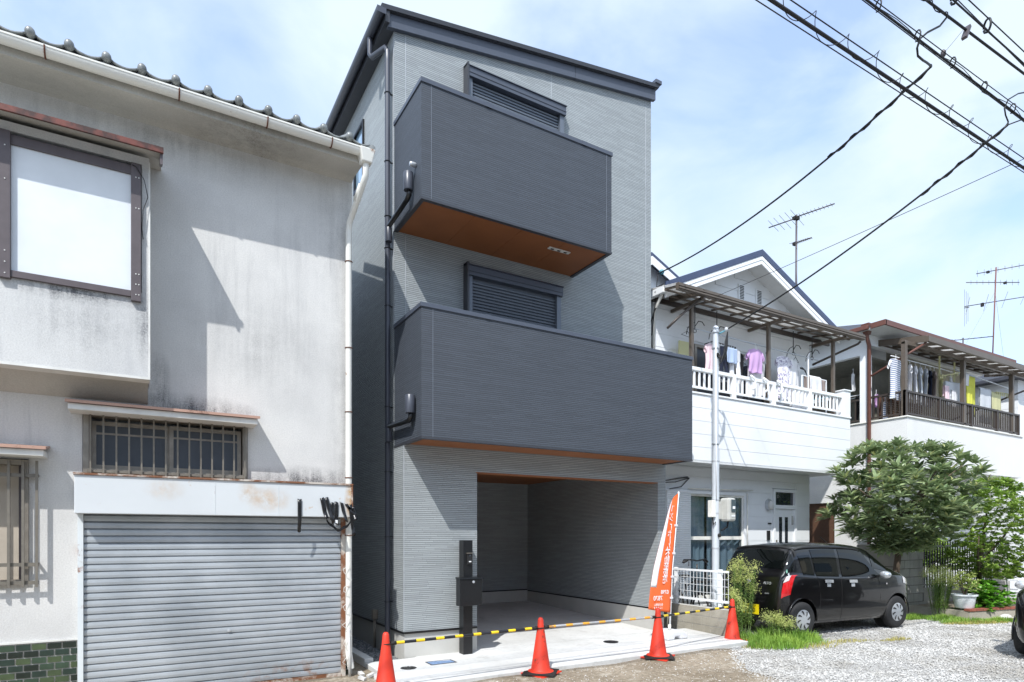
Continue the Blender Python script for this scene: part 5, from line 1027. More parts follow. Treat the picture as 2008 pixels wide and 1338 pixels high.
towel(17.42, 8.02, 5.62, -.1, .62, .62, 'c_palegrey', 'grey white blanket hanging diagonally beneath the clip ring', .3, 40, 'blanket')
towel(17.30, 7.98, 5.50, 0, .22, .42, 'c_pink', 'pink brown small cloth near the balcony railing', .3, 41, 'cloth'); towel(17.62, 7.96, 5.42, 0, .2, .46, 'c_white', 'small white cloth above the dark railing', .2, 42, 'cloth')
towel(18.20, 7.98, 5.93, 0, .36, .42, 'c_white', 'white towel left of the bright yellow one', .4, 43)
towel(18.32, 7.94, 5.60, 0, .30, .50, 'c_yellow', 'yellow cloth hanging low beside the white towel', .3, 44, 'cloth')
towel(18.58, 8.0, 5.93, 0, .34, 1.1, 'c_yellow', 'long bright yellow towel', .8, 45)
towel(19.02, 7.92, 5.66, 0, .62, .98, 'c_palegrey', 'wide pale grey bath towel right of the yellow towel', .5, 46)
towel(19.66, 7.92, 5.62, 0, .52, .98, 'c_cream', 'cream yellow bath towel, rightmost on the balcony', .5, 47)
cr = MB().tube([(17.2 + .5 * (1 + math.cos(a)), 8.0 + .16 * math.sin(a), 5.72 + .14 * (1 + math.cos(a)) * .8) for a in [k * math.pi / 12 for k in range(25)]], .012, 6).build('clip_ring', 'c_cream', None, smooth=True); tag(cr, 'oval cream clip ring tilted above the diagonal blanket', 'clip ring')
for k in range(12): a = k * .52; MB().box(17.7 + .5 * math.cos(a) - .01, 17.7 + .5 * math.cos(a) + .01, 8 + .16 * math.sin(a) - .005, 8 + .16 * math.sin(a) + .005, 5.64 + .112 * (1 + math.cos(a)), 5.72 + .112 * (1 + math.cos(a))).build('peg', 'c_cream', cr)
for x, z0, z1, lb in ((17.25, 5.98, 6.25, 'left'), (18.0, 5.85, 6.2, 'middle')): tag(MB().box(x, x + .03, 8.05, 8.08, z0 - .3, z1).build('rod_hook', 'c_cream', None), lb + ' cream plastic rod hook under the brown awning', 'hook')
ph2 = MB().bar((19.9, 7.9, 5.62), (20.9, 7.95, 5.68), .03, .012).bar((19.9, 8.1, 5.62), (20.9, 8.1, 5.68), .03, .012).build('peg_hanger', 'c_cream', None); tag(ph2, 'cream peg hanger without clothes at the far right balcony end', 'peg hanger')
for k in range(9): MB().box(19.95 + k * .11, 19.965 + k * .11, 7.89, 7.91, 5.55, 5.64).build('peg', 'c_cream', ph2)
th = MB().bar((14.9 + .35, 9.3, 5.30), (14.9 + .35, 11.2, 5.35), .02, .02).bar((15.6, 9.3, 5.30), (15.6, 11.2, 5.35), .02, .02).bar((15.25, 9.3, 5.3), (15.6, 9.3, 5.3), .02, .02).bar((15.25, 11.2, 5.35), (15.6, 11.2, 5.35), .02, .02).build('peg_hanger', 'teal', None); tag(th, 'teal peg hanger in the shaded side veranda opening', 'peg hanger')
for k in range(14): MB().box(15.24, 15.26, 9.35 + k * .13, 9.37 + k * .13, 5.22, 5.31).build('peg', ('c_white', 'teal', 'c_pink')[k % 3], th)
wh = MB().bar((15.3, 8.9, 5.22), (15.3, 9.5, 5.22), .02, .015).bar((15.55, 8.9, 5.22), (15.55, 9.5, 5.22), .02, .015).build('peg_hanger', 'c_white', None); tag(wh, 'white peg hanger next to the brown downpipe in the side veranda', 'peg hanger')
pants(15.36, 9.0, 5.2, 1.3, .25, .6, 'c_blackc', 'dark trousers hanging in the side veranda by the brown downpipe', 51); shirt(15.35, 9.15, 5.85, 1.2, .10, .5, 'c_white', 'narrow white strip of cloth hanging high beside the downpipe', .0, 52, nm='cloth', cat='cloth')
shirt(15.30, 8.55, 5.2, .2, .2, .35, 'c_lilac', 'small lilac top hanging low left of the striped polo', .04, 53); shirt(15.32, 8.35, 4.98, .2, .26, .5, 'c_stripe', 'low hanging striped cloth behind the dark balusters', .0, 54, nm='cloth', cat='cloth')
# ================================================================ CABLES
KF = .70
def K(p): p = Vector(p); o = Vector((0, 0, 1.72)); return o + (p - o) * KF
def cable(pts, r, m_, lab, grp='overhead cables crossing the sky', sag=0., n=24, street=True):
    if street: pts = [K(p) if Vector(p).y < 4.9 else Vector(p) for p in pts]; r *= .60 if Vector(pts[-1]).y < 4.9 else .9
    if sag: 
        p, q = Vector(pts[0]), Vector(pts[1]); pts = [p.lerp(q, k / n) - Vector((0, 0, sag * 4 * (k / n) * (1 - k / n))) for k in range(n + 1)]
    o = MB().tube(pts, r, 6).build('overhead_cable', m_, None, smooth=True); return tag(o, lab, 'cable', grp)
def line(x0, z0, x1, z1, xa=-8, xb=60, y=4.5, dz=0):
    k = (z1 - z0) / (x1 - x0); f = lambda x: z0 + k * (x - x0) + dz
    return (xa, y, f(xa)), (xb, y, f(xb))
# lowest telephone bundle
p, q = line(5.97, 7.68, 12.31, 7.70); cable((p, q), .026, 'wire', 'thickest black cable of the lowest overhead bundle')
p, q = line(6.28, 7.83, 12.31, 7.86); cable((p, q), .009, 'wire', 'thin support wire just above the thickest overhead cable')
p, q = line(5.74, 7.57, 12.31, 7.63); cable((p, q), .008, 'wire', 'thin wire just below the thickest overhead cable')
hp = []
for k in range(0, 560):
    x = 3.0 + k * .03; ph = x / .62 * 2 * math.pi; hp.append((x, 4.5 + .085 * math.sin(ph) + .02 * math.sin(x * 3), 7.765 + .105 * math.cos(ph) + .02 * math.sin(x * 5)))
cable(hp, .0055, 'wire', 'thin wire wound in loops around the lowest cable bundle')
# middle bundle
p, q = line(7.85, 8.49, 12.31, 8.49); cable((p, q), .018, 'wire', 'thick cable of the middle overhead bundle'); p, q = line(7.85, 8.56, 12.31, 8.62); cable((p, q), .008, 'wire', 'thin support wire above the middle overhead cable'); p, q = line(7.85, 8.45, 12.31, 8.455); cable((p, q), .008, 'wire', 'thin wire hugging the underside of the middle cable')
cable([(6.0 + k * .25, 4.5 + .03 * math.sin(k), 8.50 + .035 * math.sin(k * .9)) for k in range(50)], .006, 'wire', 'thin twisted wire along the middle overhead cable')
for k in range(5): 
    x = 8.1 + k * .95; o = MB().tube([K((x + .02 * math.cos(a), 4.5 + .05 * math.cos(a), 8.53 + .07 * math.sin(a))) for a in [j * .6 for j in range(10)]], .007, 5).build('cable_ring', 'wire', None, smooth=True); tag(o, ['first', 'second', 'third', 'fourth', 'fifth'][k] + ' small black ring from the left clasping the middle overhead cable', 'cable ring', 'rings on the middle overhead cable')
# top bundle
p, q = line(9.33, 9.12, 12.31, 9.24); cable((p, q), .022, 'wire', 'thick dark cable of the third overhead bundle, with twisted tape'); p, q = line(9.6, 9.16, 12.31, 9.28)
cable([(4 + k * .06, 4.5 + .03 * math.sin(k * .9), 9.12 + (4 + k * .06 - 9.33) * .04 + .03 * math.cos(k * .9)) for k in range(100)], .008, 'wire', 'twisted wire around the third overhead cable')
p, q = line(10.0, 9.44, 12.31, 9.40); cable((p, q), .016, 'wire', 'cable crossing the top right corner, lower of the pair'); p, q = line(10.48, 9.64, 12.31, 9.60); cable((p, q), .011, 'wire', 'uppermost wire in the top right corner'); p, q = line(10.1, 9.50, 12.31, 9.36); cable((p, q), .009, 'wire', 'thin wire slanting between the topmost cables')
for x in (10.05, 11.05): tag(MB().tube([K((x + .03 * math.cos(a), 4.5 + .06 * math.cos(a), 9.50 + .10 * math.sin(a))) for a in [j * .6 for j in range(11)]], .012, 5).build('cable_ring', 'wire', None, smooth=True), ('left' if x < 10.5 else 'right') + ' black ring joining the topmost two cables in the corner', 'cable ring', 'rings on the topmost cables')
# service drops
cable([(10.30, 4.5, 9.12), (10.20, 4.6, 8.95), (10.14, 4.75, 8.8)], .003, 'wire_thin', 'thin tie wire holding the left service drop')
tag(MB().bar(K((10.34, 4.5, 9.02)), K((10.46, 4.5, 9.24)), .05, .03).build('insulator_clamp', 'antenna', None), 'grey clamp hanging from the third overhead cable', 'clamp')
tag(MB().lathe([(.008, -.04), (.024, -.02), (.024, .02), (.008, .04)], K((10.17, 4.7, 8.86)), 10).build('strain_insulator', 'antenna', None, smooth=True), 'grey oval strain insulator on the left service drop', 'insulator')
d0, d1 = K((10.0, 4.78, 8.66)), Vector((8.12, 8.52, 6.55)); cable((d0, d1), street=False, r=.012, m_='wire', lab='left service drop cable falling to the white house gable corner', grp='service drop cables', sag=.22)
cable([d0.lerp(d1, k / 90) + Vector((.02 * math.sin(k * 1.1), 0, .02 * math.cos(k * 1.1) - .22 * 4 * (k / 90) * (1 - k / 90))) for k in range(24)], .009, 'wire', 'twisted upper end of the left service drop', 'service drop cables', street=False)
cable([(9.86, 4.5, 9.14), (9.75, 4.55, 8.99), (9.52, 4.6, 8.84), (9.36, 4.62, 8.70), (9.34, 4.65, 8.58), (9.42, 4.68, 8.52), (9.6, 4.7, 8.54), (9.80, 4.75, 8.62), (10.0, 4.78, 8.66)], .017, 'wire', 'thick looped jumper cable from the third bundle to the left drop', 'service drop cables')
e0, e1 = K((12.0, 4.60, 8.36)), Vector((8.60, 7.33, 5.27)); cable((e0, e1), street=False, r=.012, m_='wire', lab='right service drop cable running down to the white pole top', grp='service drop cables', sag=.12)
cable([e0.lerp(e1, k / 90) + Vector((.02 * math.sin(k * 1.1), 0, .02 * math.cos(k * 1.1) - .12 * 4 * (k / 90) * (1 - k / 90))) for k in range(22)], .009, 'wire', 'twisted upper end of the right service drop', 'service drop cables', street=False)
cable([(12.35, 4.5, 8.95), (12.1, 4.5, 8.84), (11.75, 4.5, 8.62), (11.62, 4.5, 8.44), (11.66, 4.5, 8.34), (11.8, 4.52, 8.30), (12.0, 4.6, 8.36)], .013, 'wire', 'looped jumper cable at the right picture edge', 'service drop cables')
cable([(12.0, 4.6, 8.36), (12.5, 4.5, 8.6)], .012, 'wire', 'short end of the right drop meeting the middle bundle', 'service drop cables')
cable(((12.6, 4.5, 8.0), (9.0, 8.60, 6.10)), .0045, 'wire_thin', 'very thin straight wire crossing the right sky to the white gable', 'service drop cables', sag=.02)
cable(((8.12, 8.52, 6.55), (8.0, 8.55, 5.4)), .01, 'wire', 'drop cable tail hanging at the white house corner', 'service drop cables', sag=-.0, n=2)
tg = MB().lathe([(.02, -.04), (.045, -.01), (.045, .03), (.02, .05)], (8.16, 8.46, 6.56), 10).build('drop_insulator', 'teal', None, smooth=True); tag(tg, 'dark teal insulator where the left drop meets the white house', 'insulator')
cable([(8.16, 8.46, 6.54), (8.27, 8.46, 6.45), (8.25, 8.5, 6.2), (8.12, 8.6, 5.9), (8.02, 8.62, 5.6)], .014, 'wire', 'curved cable tail below the white house insulator', 'service drop cables')
# ================================================================ CARS
def interp(xs, ys, x):
    if x <= xs[0]: return ys[0]
    for i in range(len(xs) - 1):
        if x <= xs[i + 1]:
            t = (x - xs[i]) / (xs[i + 1] - xs[i]); p0 = ys[max(i - 1, 0)]; p1 = ys[i]; p2 = ys[i + 1]; p3 = ys[min(i + 2, len(ys) - 1)]
            h = xs[i + 1] - xs[i]; m1 = (p2 - p0) / (xs[i + 1] - xs[max(i - 1, 0)] or 1) * h; m2 = (p3 - p1) / ((xs[min(i + 2, len(xs) - 1)] - xs[i]) or 1) * h
            t2, t3 = t * t, t * t * t; return (2 * t3 - 3 * t2 + 1) * p1 + (t3 - 2 * t2 + t) * m1 + (-2 * t3 + 3 * t2) * p2 + (t3 - t2) * m2
    return ys[-1]
LX = [0, .03, .10, .20, .33, .48, .80, 1.3, 1.8, 2.15, 2.45, 2.72, 2.95, 3.15, 3.30, 3.37, 3.395]
TOP = [.62, .93, 1.06, 1.26, 1.455, 1.50, 1.528, 1.535, 1.515, 1.45, 1.29, 1.115, 1.02, .955, .86, .74, .56]
HW = [.56, .625, .675, .70, .718, .728, .735, .7375, .7375, .7375, .735, .73, .715, .68, .61, .55, .50]
ROOFW = [.52, .58, .60, .60, .60, .60, .60, .595, .585, .575, .56, .57, .58, .57, .52, .48, .44]
BELT = [.55, .86, .955, .985, .99, .985, .965, .945, .93, .925, .92, .93, .915, .865, .77, .66, .50]
BOT = [.34, .27, .24, .22, .20, .20, .20, .20, .20, .20, .20, .20, .20, .21, .23, .25, .30]
RING = [0, .14, .30, .42, .52, .62, .86, .94, 1.0]      # section parameter of the control points
def sect(x, t):
    top, hw, rw, be, bo = (interp(LX, a, x) for a in (TOP, HW, ROOFW, BELT, BOT)); be = min(be, top - .03)
    ys = [hw * .90, hw * .975, hw, hw * .998, hw * .975, hw * .955, rw, rw * .78, 0]; gl = top - be
    zs = [bo, bo + .10, bo + (be - bo) * .5, bo + (be - bo) * .80, be - .01, be + .03 * min(1, gl * 3), top - .17 * gl - .0, top - .055 * gl, top]
    return Vector((x, interp(RING, ys, t), interp(RING, zs, t)))
def surf(x, t, off=0.):
    if t <= 1: p = sect(x, t); sgn = 1
    else: p = sect(x, 2 - t); p.y = -p.y; sgn = -1
    if off:
        e = .01; a = surf(min(x + e, 3.395), t) - surf(max(x - e, 0), t); b_ = surf(x, min(t + e, 2)) - surf(x, max(t - e, 0)); nn = a.cross(b_); nn.normalize()
        c = Vector((1.7, 0, .8))
        if nn.dot(p - c) < 0: nn = -nn
        p = p + nn * off
    return p
def patch(f, nu=14, nv=10, off=.004, th=.0):
    b = MB(); b.grid(lambda u, v: (lambda q: surf(q[0], q[1], off))(f(u, v)), nu, nv)
    return b
def wheel(x, y, par, side, steer=0):
    w = local(bpy.data.objects.new('wheel', None)); C.objects.link(w); w.parent = par; w.location = (x, y, .285); ORG[w.name] = Vector((0, 0, 0))
    # wheel parts are given around the hub
    s_ = side
    b = MB(); pr = [(.17, -.07), (.19, -.073), (.262, -.070), (.280, -.050), (.285, -.02), (.285, .02), (.280, .050), (.262, .070), (.19, .073), (.17, .07)]
    b.lathe(pr, (0, 0, 0), 36, 'y'); t = b.build('tyre', 'tyre', w, smooth=True, angle=50)
    b = MB(); b.lathe([(.176, .050 * s_), (.174, .066 * s_), (.155, .072 * s_), (.06, .086 * s_), (.03, .088 * s_), (.001, .088 * s_)], (0, 0, 0), 36, 'y'); b.build('hubcap', 'silver', w, smooth=True, angle=40)
    for k in range(8):
        a = k * math.pi / 4; b = MB(); pts = []
        for rr_, da, ww in ((.075, 0, .004), (.11, .10, .013), (.148, .24, .017)):
            for sg_ in (-1, 1): pts.append((rr_ * math.cos(a + da + sg_ * ww / rr_), (.0905 - (rr_ - .06) * .12) * s_, rr_ * math.sin(a + da + sg_ * ww / rr_)))
        b.add(pts, [(0, 1, 3, 2), (2, 3, 5, 4)]); b.build('hub_slot', 'rubber', w, fix=False)
    return w
def car(label, loc, rz, kind='small', plate=True):
    c = local(thing('parked_car', label, 'car', loc, 'parked black cars', rotz=rz)); c.rotation_euler = (0, 0, rz)
    b = MB(); NX, NT = 90, 56
    xs = [3.395 * (.5 - .5 * math.cos(math.pi * i / NX)) * .5 + 3.395 * i / NX * .5 for i in range(NX + 1)]
    b.grid(lambda u, v: surf(xs[round(u * NX)], v * 2), NX, NT)
    n1 = NX + 1
    b.f.append(tuple(j * n1 for j in range(NT + 1))); b.f.append(tuple(j * n1 + NX for j in range(NT + 1))[::-1])
    for i in range(NX): b.f.append((i, NT * n1 + i, NT * n1 + i + 1, i + 1))
    body = b.build('body', 'carpaint', c, smooth=True)
    tmp = bpy.data.objects.new('tmp_cut', MB().lathe([(.325, -.9), (.325, -.46)], (.43 + 0, 0, .30), 40, 'y').lathe([(.325, .46), (.325, .9)], (.43, 0, .30), 40, 'y').lathe([(.325, -.9), (.325, -.46)], (2.83, 0, .30), 40, 'y').lathe([(.325, .46), (.325, .9)], (2.83, 0, .30), 40, 'y').mesh('cut')); C.objects.link(tmp)
    bo = body.modifiers.new('b', 'BOOLEAN'); bo.object = tmp; bo.solver = 'EXACT'; bo.operation = 'DIFFERENCE'
    # cutters live in the car's own space
    tmp.parent = c; dg = bpy.context.evaluated_depsgraph_get(); dg.update(); me = bpy.data.meshes.new_from_object(body.evaluated_get(dg)); body.modifiers.clear(); body.data = me
    me.set_sharp_from_angle(angle=rad(38)); bpy.data.objects.remove(tmp)
    for x in (.43, 2.83):
        for sg_ in (-1, 1): MB().lathe([(.322, sg_ * .47), (.322, sg_ * .475)], (x, 0, .30), 24, 'y').build('wheel_well', 'rubber', c)
    for x in (.43, 2.83):
        for sg_ in (-1, 1):
            b = MB(); hw = interp(LX, HW, x); b.tube([(x + .335 * math.cos(a), sg_ * (hw - .012), .30 + .335 * math.sin(a)) for a in [math.pi * (-.06 + 1.12 * k / 20) for k in range(21)]], .012, 6); b.build('arch_lip', 'carpaint', c, smooth=True)
            wheel(x, sg_ * .655, c, sg_)
    # side windows on both sides; t runs from belt to roof
    for sd_ in (0, 1):
        T = (lambda t: t) if sd_ == 0 else (lambda t: 2 - t)
        def win(xa0, xa1, xb0, xb1, nm, m_='carglass', t0=.60, t1=.845, off=.005):
            pt = patch(lambda u, v: (xa0 + (xa1 - xa0) * v + ((xb0 + (xb1 - xb0) * v) - (xa0 + (xa1 - xa0) * v)) * u, T(t0 + (t1 - t0) * v)), 14, 8, off); return pt.build(nm, m_, c, smooth=True)
        win(.47, .40, .72, .66, 'quarter_window', t1=.80); win(.76, .70, 1.30, 1.30, 'rear_side_window'); win(1.38, 1.38, 2.42, 1.98, 'front_side_window')
        def seam(pts, r=.0035, m_='rubber', nm='door_seam'): MB().tube([surf(x, T(t), .001) for x, t in pts], r, 5).build(nm, m_, c, smooth=True)
        seam([(1.34, .06 + k * .04) for k in range(14)]); seam([(.80, .50 - .0 * k) for k in range(1)] + [(.76, .58), (.80, .45), (.83, .30), (.80, .18), (.72, .10)]); seam([(2.30, .56), (2.33, .45), (2.34, .30), (2.32, .10)])
        seam([(.80 + k * .1, .07) for k in range(16)])
        MB().tube([surf(.36 + k * .112, T(.872 - .02 * (k / 14)), .012) for k in range(15)], .016, 6).build('door_visor', 'carplastic', c, smooth=True)
        for k, (xh) in enumerate((.92, 1.52)):
            patch(lambda u, v: (xh + .20 * u, T(.455 + .035 * v)), 6, 3, .022).build('door_handle', 'chrome', c, smooth=True); patch(lambda u, v: (xh + .06 + .09 * u, T(.415 + .04 * v)), 6, 3, .004).build('handle_cup', 'silver', c, smooth=True)
        m0 = surf(2.30, T(.60)); sg_ = 1 if sd_ == 0 else -1
        MB().lathe([(.02, -.07), (.07, -.05), (.085, 0), (.075, .04), (.03, .06)], (m0.x + .02, m0.y + sg_ * .13, m0.z + .03), 16, 'x', (1.15, .8)).build('mirror', 'chrome', c, smooth=True); MB().bar((m0.x + .02, m0.y - sg_ * .01, m0.z), (m0.x + .02, m0.y + sg_ * .08, m0.z + .01), .05, .04).build('mirror_arm', 'carplastic', c)
        if kind == 'small': 
            # tail lamp: tall slanted lamp at the rear corner, red with a clear upper inner window
            tl = patch(lambda u, v: (.035 + .10 * v * v + u * (.13 + .09 * v), T(.34 + .25 * v + .01 * u)), 10, 10, .010).build('tail_lamp', 'lamp_red', c, smooth=True)
            patch(lambda u, v: (.060 + .06 * v + u * .085, T(.48 + .085 * v)), 6, 6, .016).build('lamp_window', 'lamp_clear', tl, smooth=True)
            seam([(.01 + .03 * k, .28 - .003 * k) for k in range(6)], .003, 'rubber', 'bumper_seam')
            MB().lathe([(.016, 0), (.012, .006), (.001, .007)], (2.52, sg_ * .735, .80), 10, 'y').build('side_marker', 'lamp_clear', c)
    # glass at both ends
    patch(lambda u, v: (.125 + .165 * v, .66 + .68 * u), 20, 8, .005).build('rear_window', 'carglass', c, smooth=True)
    patch(lambda u, v: (2.22 + .42 * (1 - v), .70 + .60 * u), 20, 8, .005).build('windscreen', 'carglass', c, smooth=True)
    b = MB(); b.box(.02, .10, -.5, .5, .24, .30); b.build('rear_valance', 'carplastic', c)
    # tailgate plate and marks (rear face looks towards -x)
    if kind == 'small':
        pl_ = MB().box(-.014, .03, -.215, .115, .335, .50).build('licence_plate', 'plate', c)
        text('16-97', .10, 'ink', 'plate_number', c, (-.0165, -.05, .395), (rad(90), 0, rad(-90)), sx=.9); text('大阪 50', .042, 'ink', 'plate_number', c, (-.0165, -.05, .472), (rad(90), 0, rad(-90))); text('か', .04, 'ink', 'plate_number', c, (-.0165, .085, .395), (rad(90), 0, rad(-90)))
        pt_ = surf(.035, 1.0); text('ALTO', .062, 'chrome', 'tailgate_letters', c, (.008, -.38, .865), (rad(80), 0, rad(-90)), ext=.003)
        text('ECO-S', .03, 'chrome', 'tailgate_letters', c, (.0, -.38, .70), (rad(88), 0, rad(-90)), ext=.002)
        b = MB(); b.prism([(.010, .045, .90), (.010, -.005, .93), (.010, -.045, .905), (.010, -.02, .895), (.010, .0, .91), (.010, .045, .875), (.010, 0, .85), (.010, .0, .86)], (-.006, 0, 0)); 
        b = MB(); b.bar((.0, .045, .885), (.0, -.03, .93), .012, .014).bar((.0, .045, .905), (.0, -.045, .868), .012, .014).bar((.0, .03, .842), (.0, -.045, .888), .012, .014); b.build('badge', 'chrome', c)
        for k, (yy, zz) in enumerate(((-.40, 1.07), (-.50, 1.10))): patch(lambda u, v: (.135 + .025 * v + .02 * k, 1.22 + .07 * u + .10 * k), 6, 4, .009).build('window_sticker', 'c_palegrey' if k else 'ink_green', c)
        MB().bar((.10, .22, 1.01), (.20, -.10, 1.16), .012, .02).build('wiper', 'carplastic', c)
        patch(lambda u, v: (.33 + .035 * v, .80 + .4 * u), 8, 2, .012).build('high_brake_lamp', 'carplastic', c, smooth=True)
        MB().tube([(1.95, 0, 1.50), (1.75, 0, 1.62)], .006, 5).build('aerial', 'carplastic', c)
        # seats seen through the glass are left dark; headrests
    for sg_ in (-1, 1):
        T = (lambda t: t) if sg_ == 1 else (lambda t: 2 - t)
        if kind == 'small': patch(lambda u, v: (3.02 + .24 * u, T(.44 + .12 * v)), 8, 5, .006).build('headlamp', 'lamp_clear', c, smooth=True)
        else:
            o = MB().lathe([(.095, -.06), (.105, 0), (.10, .02)], (3.26, sg_ * .47, .70), 24, 'x').build('headlamp_rim', 'chrome', c, smooth=True, angle=40); MB().lathe([(.085, .0), (.075, .035), (.03, .05), (.001, .052)], (3.27, sg_ * .47, .70), 24, 'x').build('headlamp', 'lamp_clear', c, smooth=True)
            o = MB().lathe([(.05, -.05), (.058, .0), (.05, .012)], (3.345, sg_ * .45, .46), 20, 'x').build('fog_lamp_rim', 'carplastic', c, smooth=True); MB().lathe([(.04, .0), (.03, .02), (.001, .026)], (3.35, sg_ * .45, .46), 20, 'x').build('fog_lamp', 'lamp_clear', c, smooth=True)
    b = MB(); b.box(3.36, 3.40, -.3, .3, .42, .52); b.build('grille', 'carplastic', c)
    return c
car('black hatchback parked in front of the white house with its tail to the weeds', (9.13, 7.32, .0), rad(-4.7), 'small').scale = (1.045, 1.045, 1.045)
car('black car with round headlamps, only its nose showing at the right picture edge', (13.80, 3.52, .0), rad(180 + 4), 'round')
# ================================================================ BICYCLE
BK = thing('bicycle', 'black bicycle parked behind the white mesh fence', 'bicycle', (9.1, 8.1, 0))
def ringt(c_, r, rt, n=28): return [(c_[0] + r * math.cos(a) * .35, c_[1] + r * math.cos(a) * .93, c_[2] + r * math.sin(a)) for a in [2 * math.pi * k / n for k in range(n + 1)]]
wh0, wh1 = Vector((8.95, 7.75, .33)), Vector((9.3, 8.72 - .05, .33))
for w_ in (wh0, wh1):
    wo = MB().tube(ringt(w_, .31, .02), .018, 8).build('wheel', 'rubber', BK, smooth=True)
    sp = MB()
    for k in range(12): a = k * math.pi / 6; sp.tube([w_, (w_.x + .3 * math.cos(a) * .35, w_.y + .3 * math.cos(a) * .93, w_.z + .3 * math.sin(a))], .0025, 3)
    sp.build('spokes', 'silver', wo)
mid = Vector((9.13, 8.2, .28)); st_ = Vector((9.17, 8.32, .75)); hd = Vector((9.0, 7.9, .85)); hb = Vector((8.98, 7.86, 1.16))
MB().tube([st_, mid, hd - V(0, 0, .05)], .016, 8).tube([st_ - V(0, 0, .05), hd], .014, 8).tube([mid, wh1, st_ - V(0, 0, .1)], .01, 6).tube([hd - V(0, 0, .1), hb - V(0, 0, .05)], .016, 8).tube([hd - V(0, 0, .1), wh0], .012, 6).build('frame', 'black', BK, smooth=True)
MB().tube([hb + V(-.30, .05, -.02), hb + V(-.22, .10, .02), hb + V(-.1, .05, .02), hb, hb + V(.1, -.03, .02), hb + V(.22, .0, .02), hb + V(.30, .02, -.02)], .013, 8).build('handlebar', 'black', BK, smooth=True)
for s_ in (-1, 1): MB().tube([hb + V(.30 * s_, .03, -.02), hb + V(.20 * s_, .04, .01)], .02, 8).tube([hb + V(.2 * s_, .0, .0), hb + V(.24 * s_, -.03, -.08)], .007, 5).build('grip', 'rubber', BK, smooth=True)
MB().lathe([(.02, 0), (.09, .02), (.10, .05), (.03, .06)], st_ + V(0, .03, .10), 14, 'z', (.7, 1.2)).build('saddle', 'rubber', BK, smooth=True); MB().tube([st_, st_ + V(0, .02, .12)], .012, 6).build('seat_post', 'silver', BK)
bk = MB(); bk.box(8.80, 9.08, 7.58, 7.80, .82, .84)
for k in range(7): bk.box(8.80 + .045 * k, 8.805 + .045 * k, 7.58, 7.585, .84, 1.02)
for k in range(6): bk.box(8.80, 8.805, 7.58 + .04 * k, 7.585 + .04 * k, .84, 1.02)
bk.box(8.795, 9.085, 7.575, 7.585, 1.02, 1.03); bk.box(8.795, 8.805, 7.575, 7.80, 1.02, 1.03); bk.build('basket', 'rubber', BK)
bx = MB().box(9.3, 9.9, 8.1, 8.35, .40, .92).build('storage_box', 'white', None, bevel=.02); tag(bx, 'white storage box standing behind the mesh fence near the pole', 'box'); MB().box(9.28, 9.92, 8.08, 8.37, .92, .96).build('lid', 'bar_white', bx, bevel=.01); MB().box(9.55, 9.65, 8.07, 8.1, .80, .88).build('latch', 'alu_old', bx); BK.location.x -= .55; BK.scale = (1, 1, 1.09)
# ================================================================ WALLS / GARDEN OF HOUSE B
PL = thing('block_pillar', 'grey weathered concrete block pillar under the big loquat tree', 'block wall', (14.9, 7.9, 0))
bw = MB().box(0, .380, 0, .12, 0, .180).mesh('concrete_block', 'block')
for r_ in range(7):
    off = 0 if r_ % 2 == 0 else -.195
    for k in range(4):
        xa = 14.48 + off + k * .39; w_ = .386
        if xa < 14.48: w_ -= 14.48 - xa; xa = 14.48
        if xa + w_ > 15.5: w_ = 15.5 - xa
        if w_ > .05: piece(bw, 'concrete_block', PL, (xa, 7.57 + R2.uniform(-.002, .002), .01 + r_ * .192), scale=(w_ / .386, 1, 1))
MB().box(14.486, 15.494, 7.582, 7.68, -.1, 1.335).build('mortar', 'mortar_dark', PL)
sw_ = MB().box(14.50, 14.60, 7.70, 8.55, -.1, 1.50).box(14.60, 15.0, 8.45, 8.55, -.1, 1.5).build('side_wall', 'block', None); tag(sw_, 'dark stained low wall between the car bonnet and the block pillar', 'wall')
for z in (.5, 1.0): MB().box(14.494, 14.499, 7.70, 8.55, z, z + .012).build('joint', 'rubber', sw_)
IF = thing('iron_fence', 'black iron bar fence behind the garden shrubs at the right', 'fence', (17, 7.6, .3))
MB().box(15.52, 19.9, 7.58, 7.64, -.1, .5).build('fence_base', 'block', IF)
im = MB().box(-.011, .011, -.011, .011, 0, 1.15).mesh('fence_bar', 'black')
for k in range(36): piece(im, 'fence_bar', IF, (15.6 + k * .12, 7.61, .42))
for z in (.55, 1.45): MB().box(15.52, 19.9, 7.59, 7.63, z, z + .035).build('fence_rail', 'black', IF)
PR = thing('block_pillar', 'pale block pillar at the far right edge behind the second car', 'block wall', (17.8, 6.9, 0))
for r_ in range(7): 
    for k in range(2): piece(bw, 'concrete_block', PR, (17.35 + k * .39, 7.0, .01 + r_ * .192))
MB().box(17.36, 18.12, 7.006, 7.11, -.1, 1.33).build('mortar', 'mortar_dark', PR)
GB = thing('garden_bed', 'raised garden bed with red brick coping at the right', 'garden bed', (16, 6.4, 0))
MB().hexa([(14.42, 6.18, -.1), (18.6, 5.35, -.1), (18.6, 5.45, -.1), (14.52, 6.28, -.1), (14.42, 6.18, .17), (18.6, 5.35, .17), (18.6, 5.45, .17), (14.52, 6.28, .17)]).hexa([(14.42, 6.18, -.1), (14.52, 6.28, -.1), (14.62, 7.5, -.1), (14.52, 7.5, -.1), (14.42, 6.18, .17), (14.52, 6.28, .17), (14.62, 7.5, .17), (14.52, 7.5, .17)]).build('kerb', 'block2', GB)
brm = MB().box(0, .19, 0, .12, 0, .045).mesh('brick', 'brick_red')
for k in range(21): piece(brm, 'brick', GB, (14.40 + k * .2 * .981, 6.165 - k * .2 * .1985, .171), rot=(0, 0, math.atan2(-.83, 4.18)))
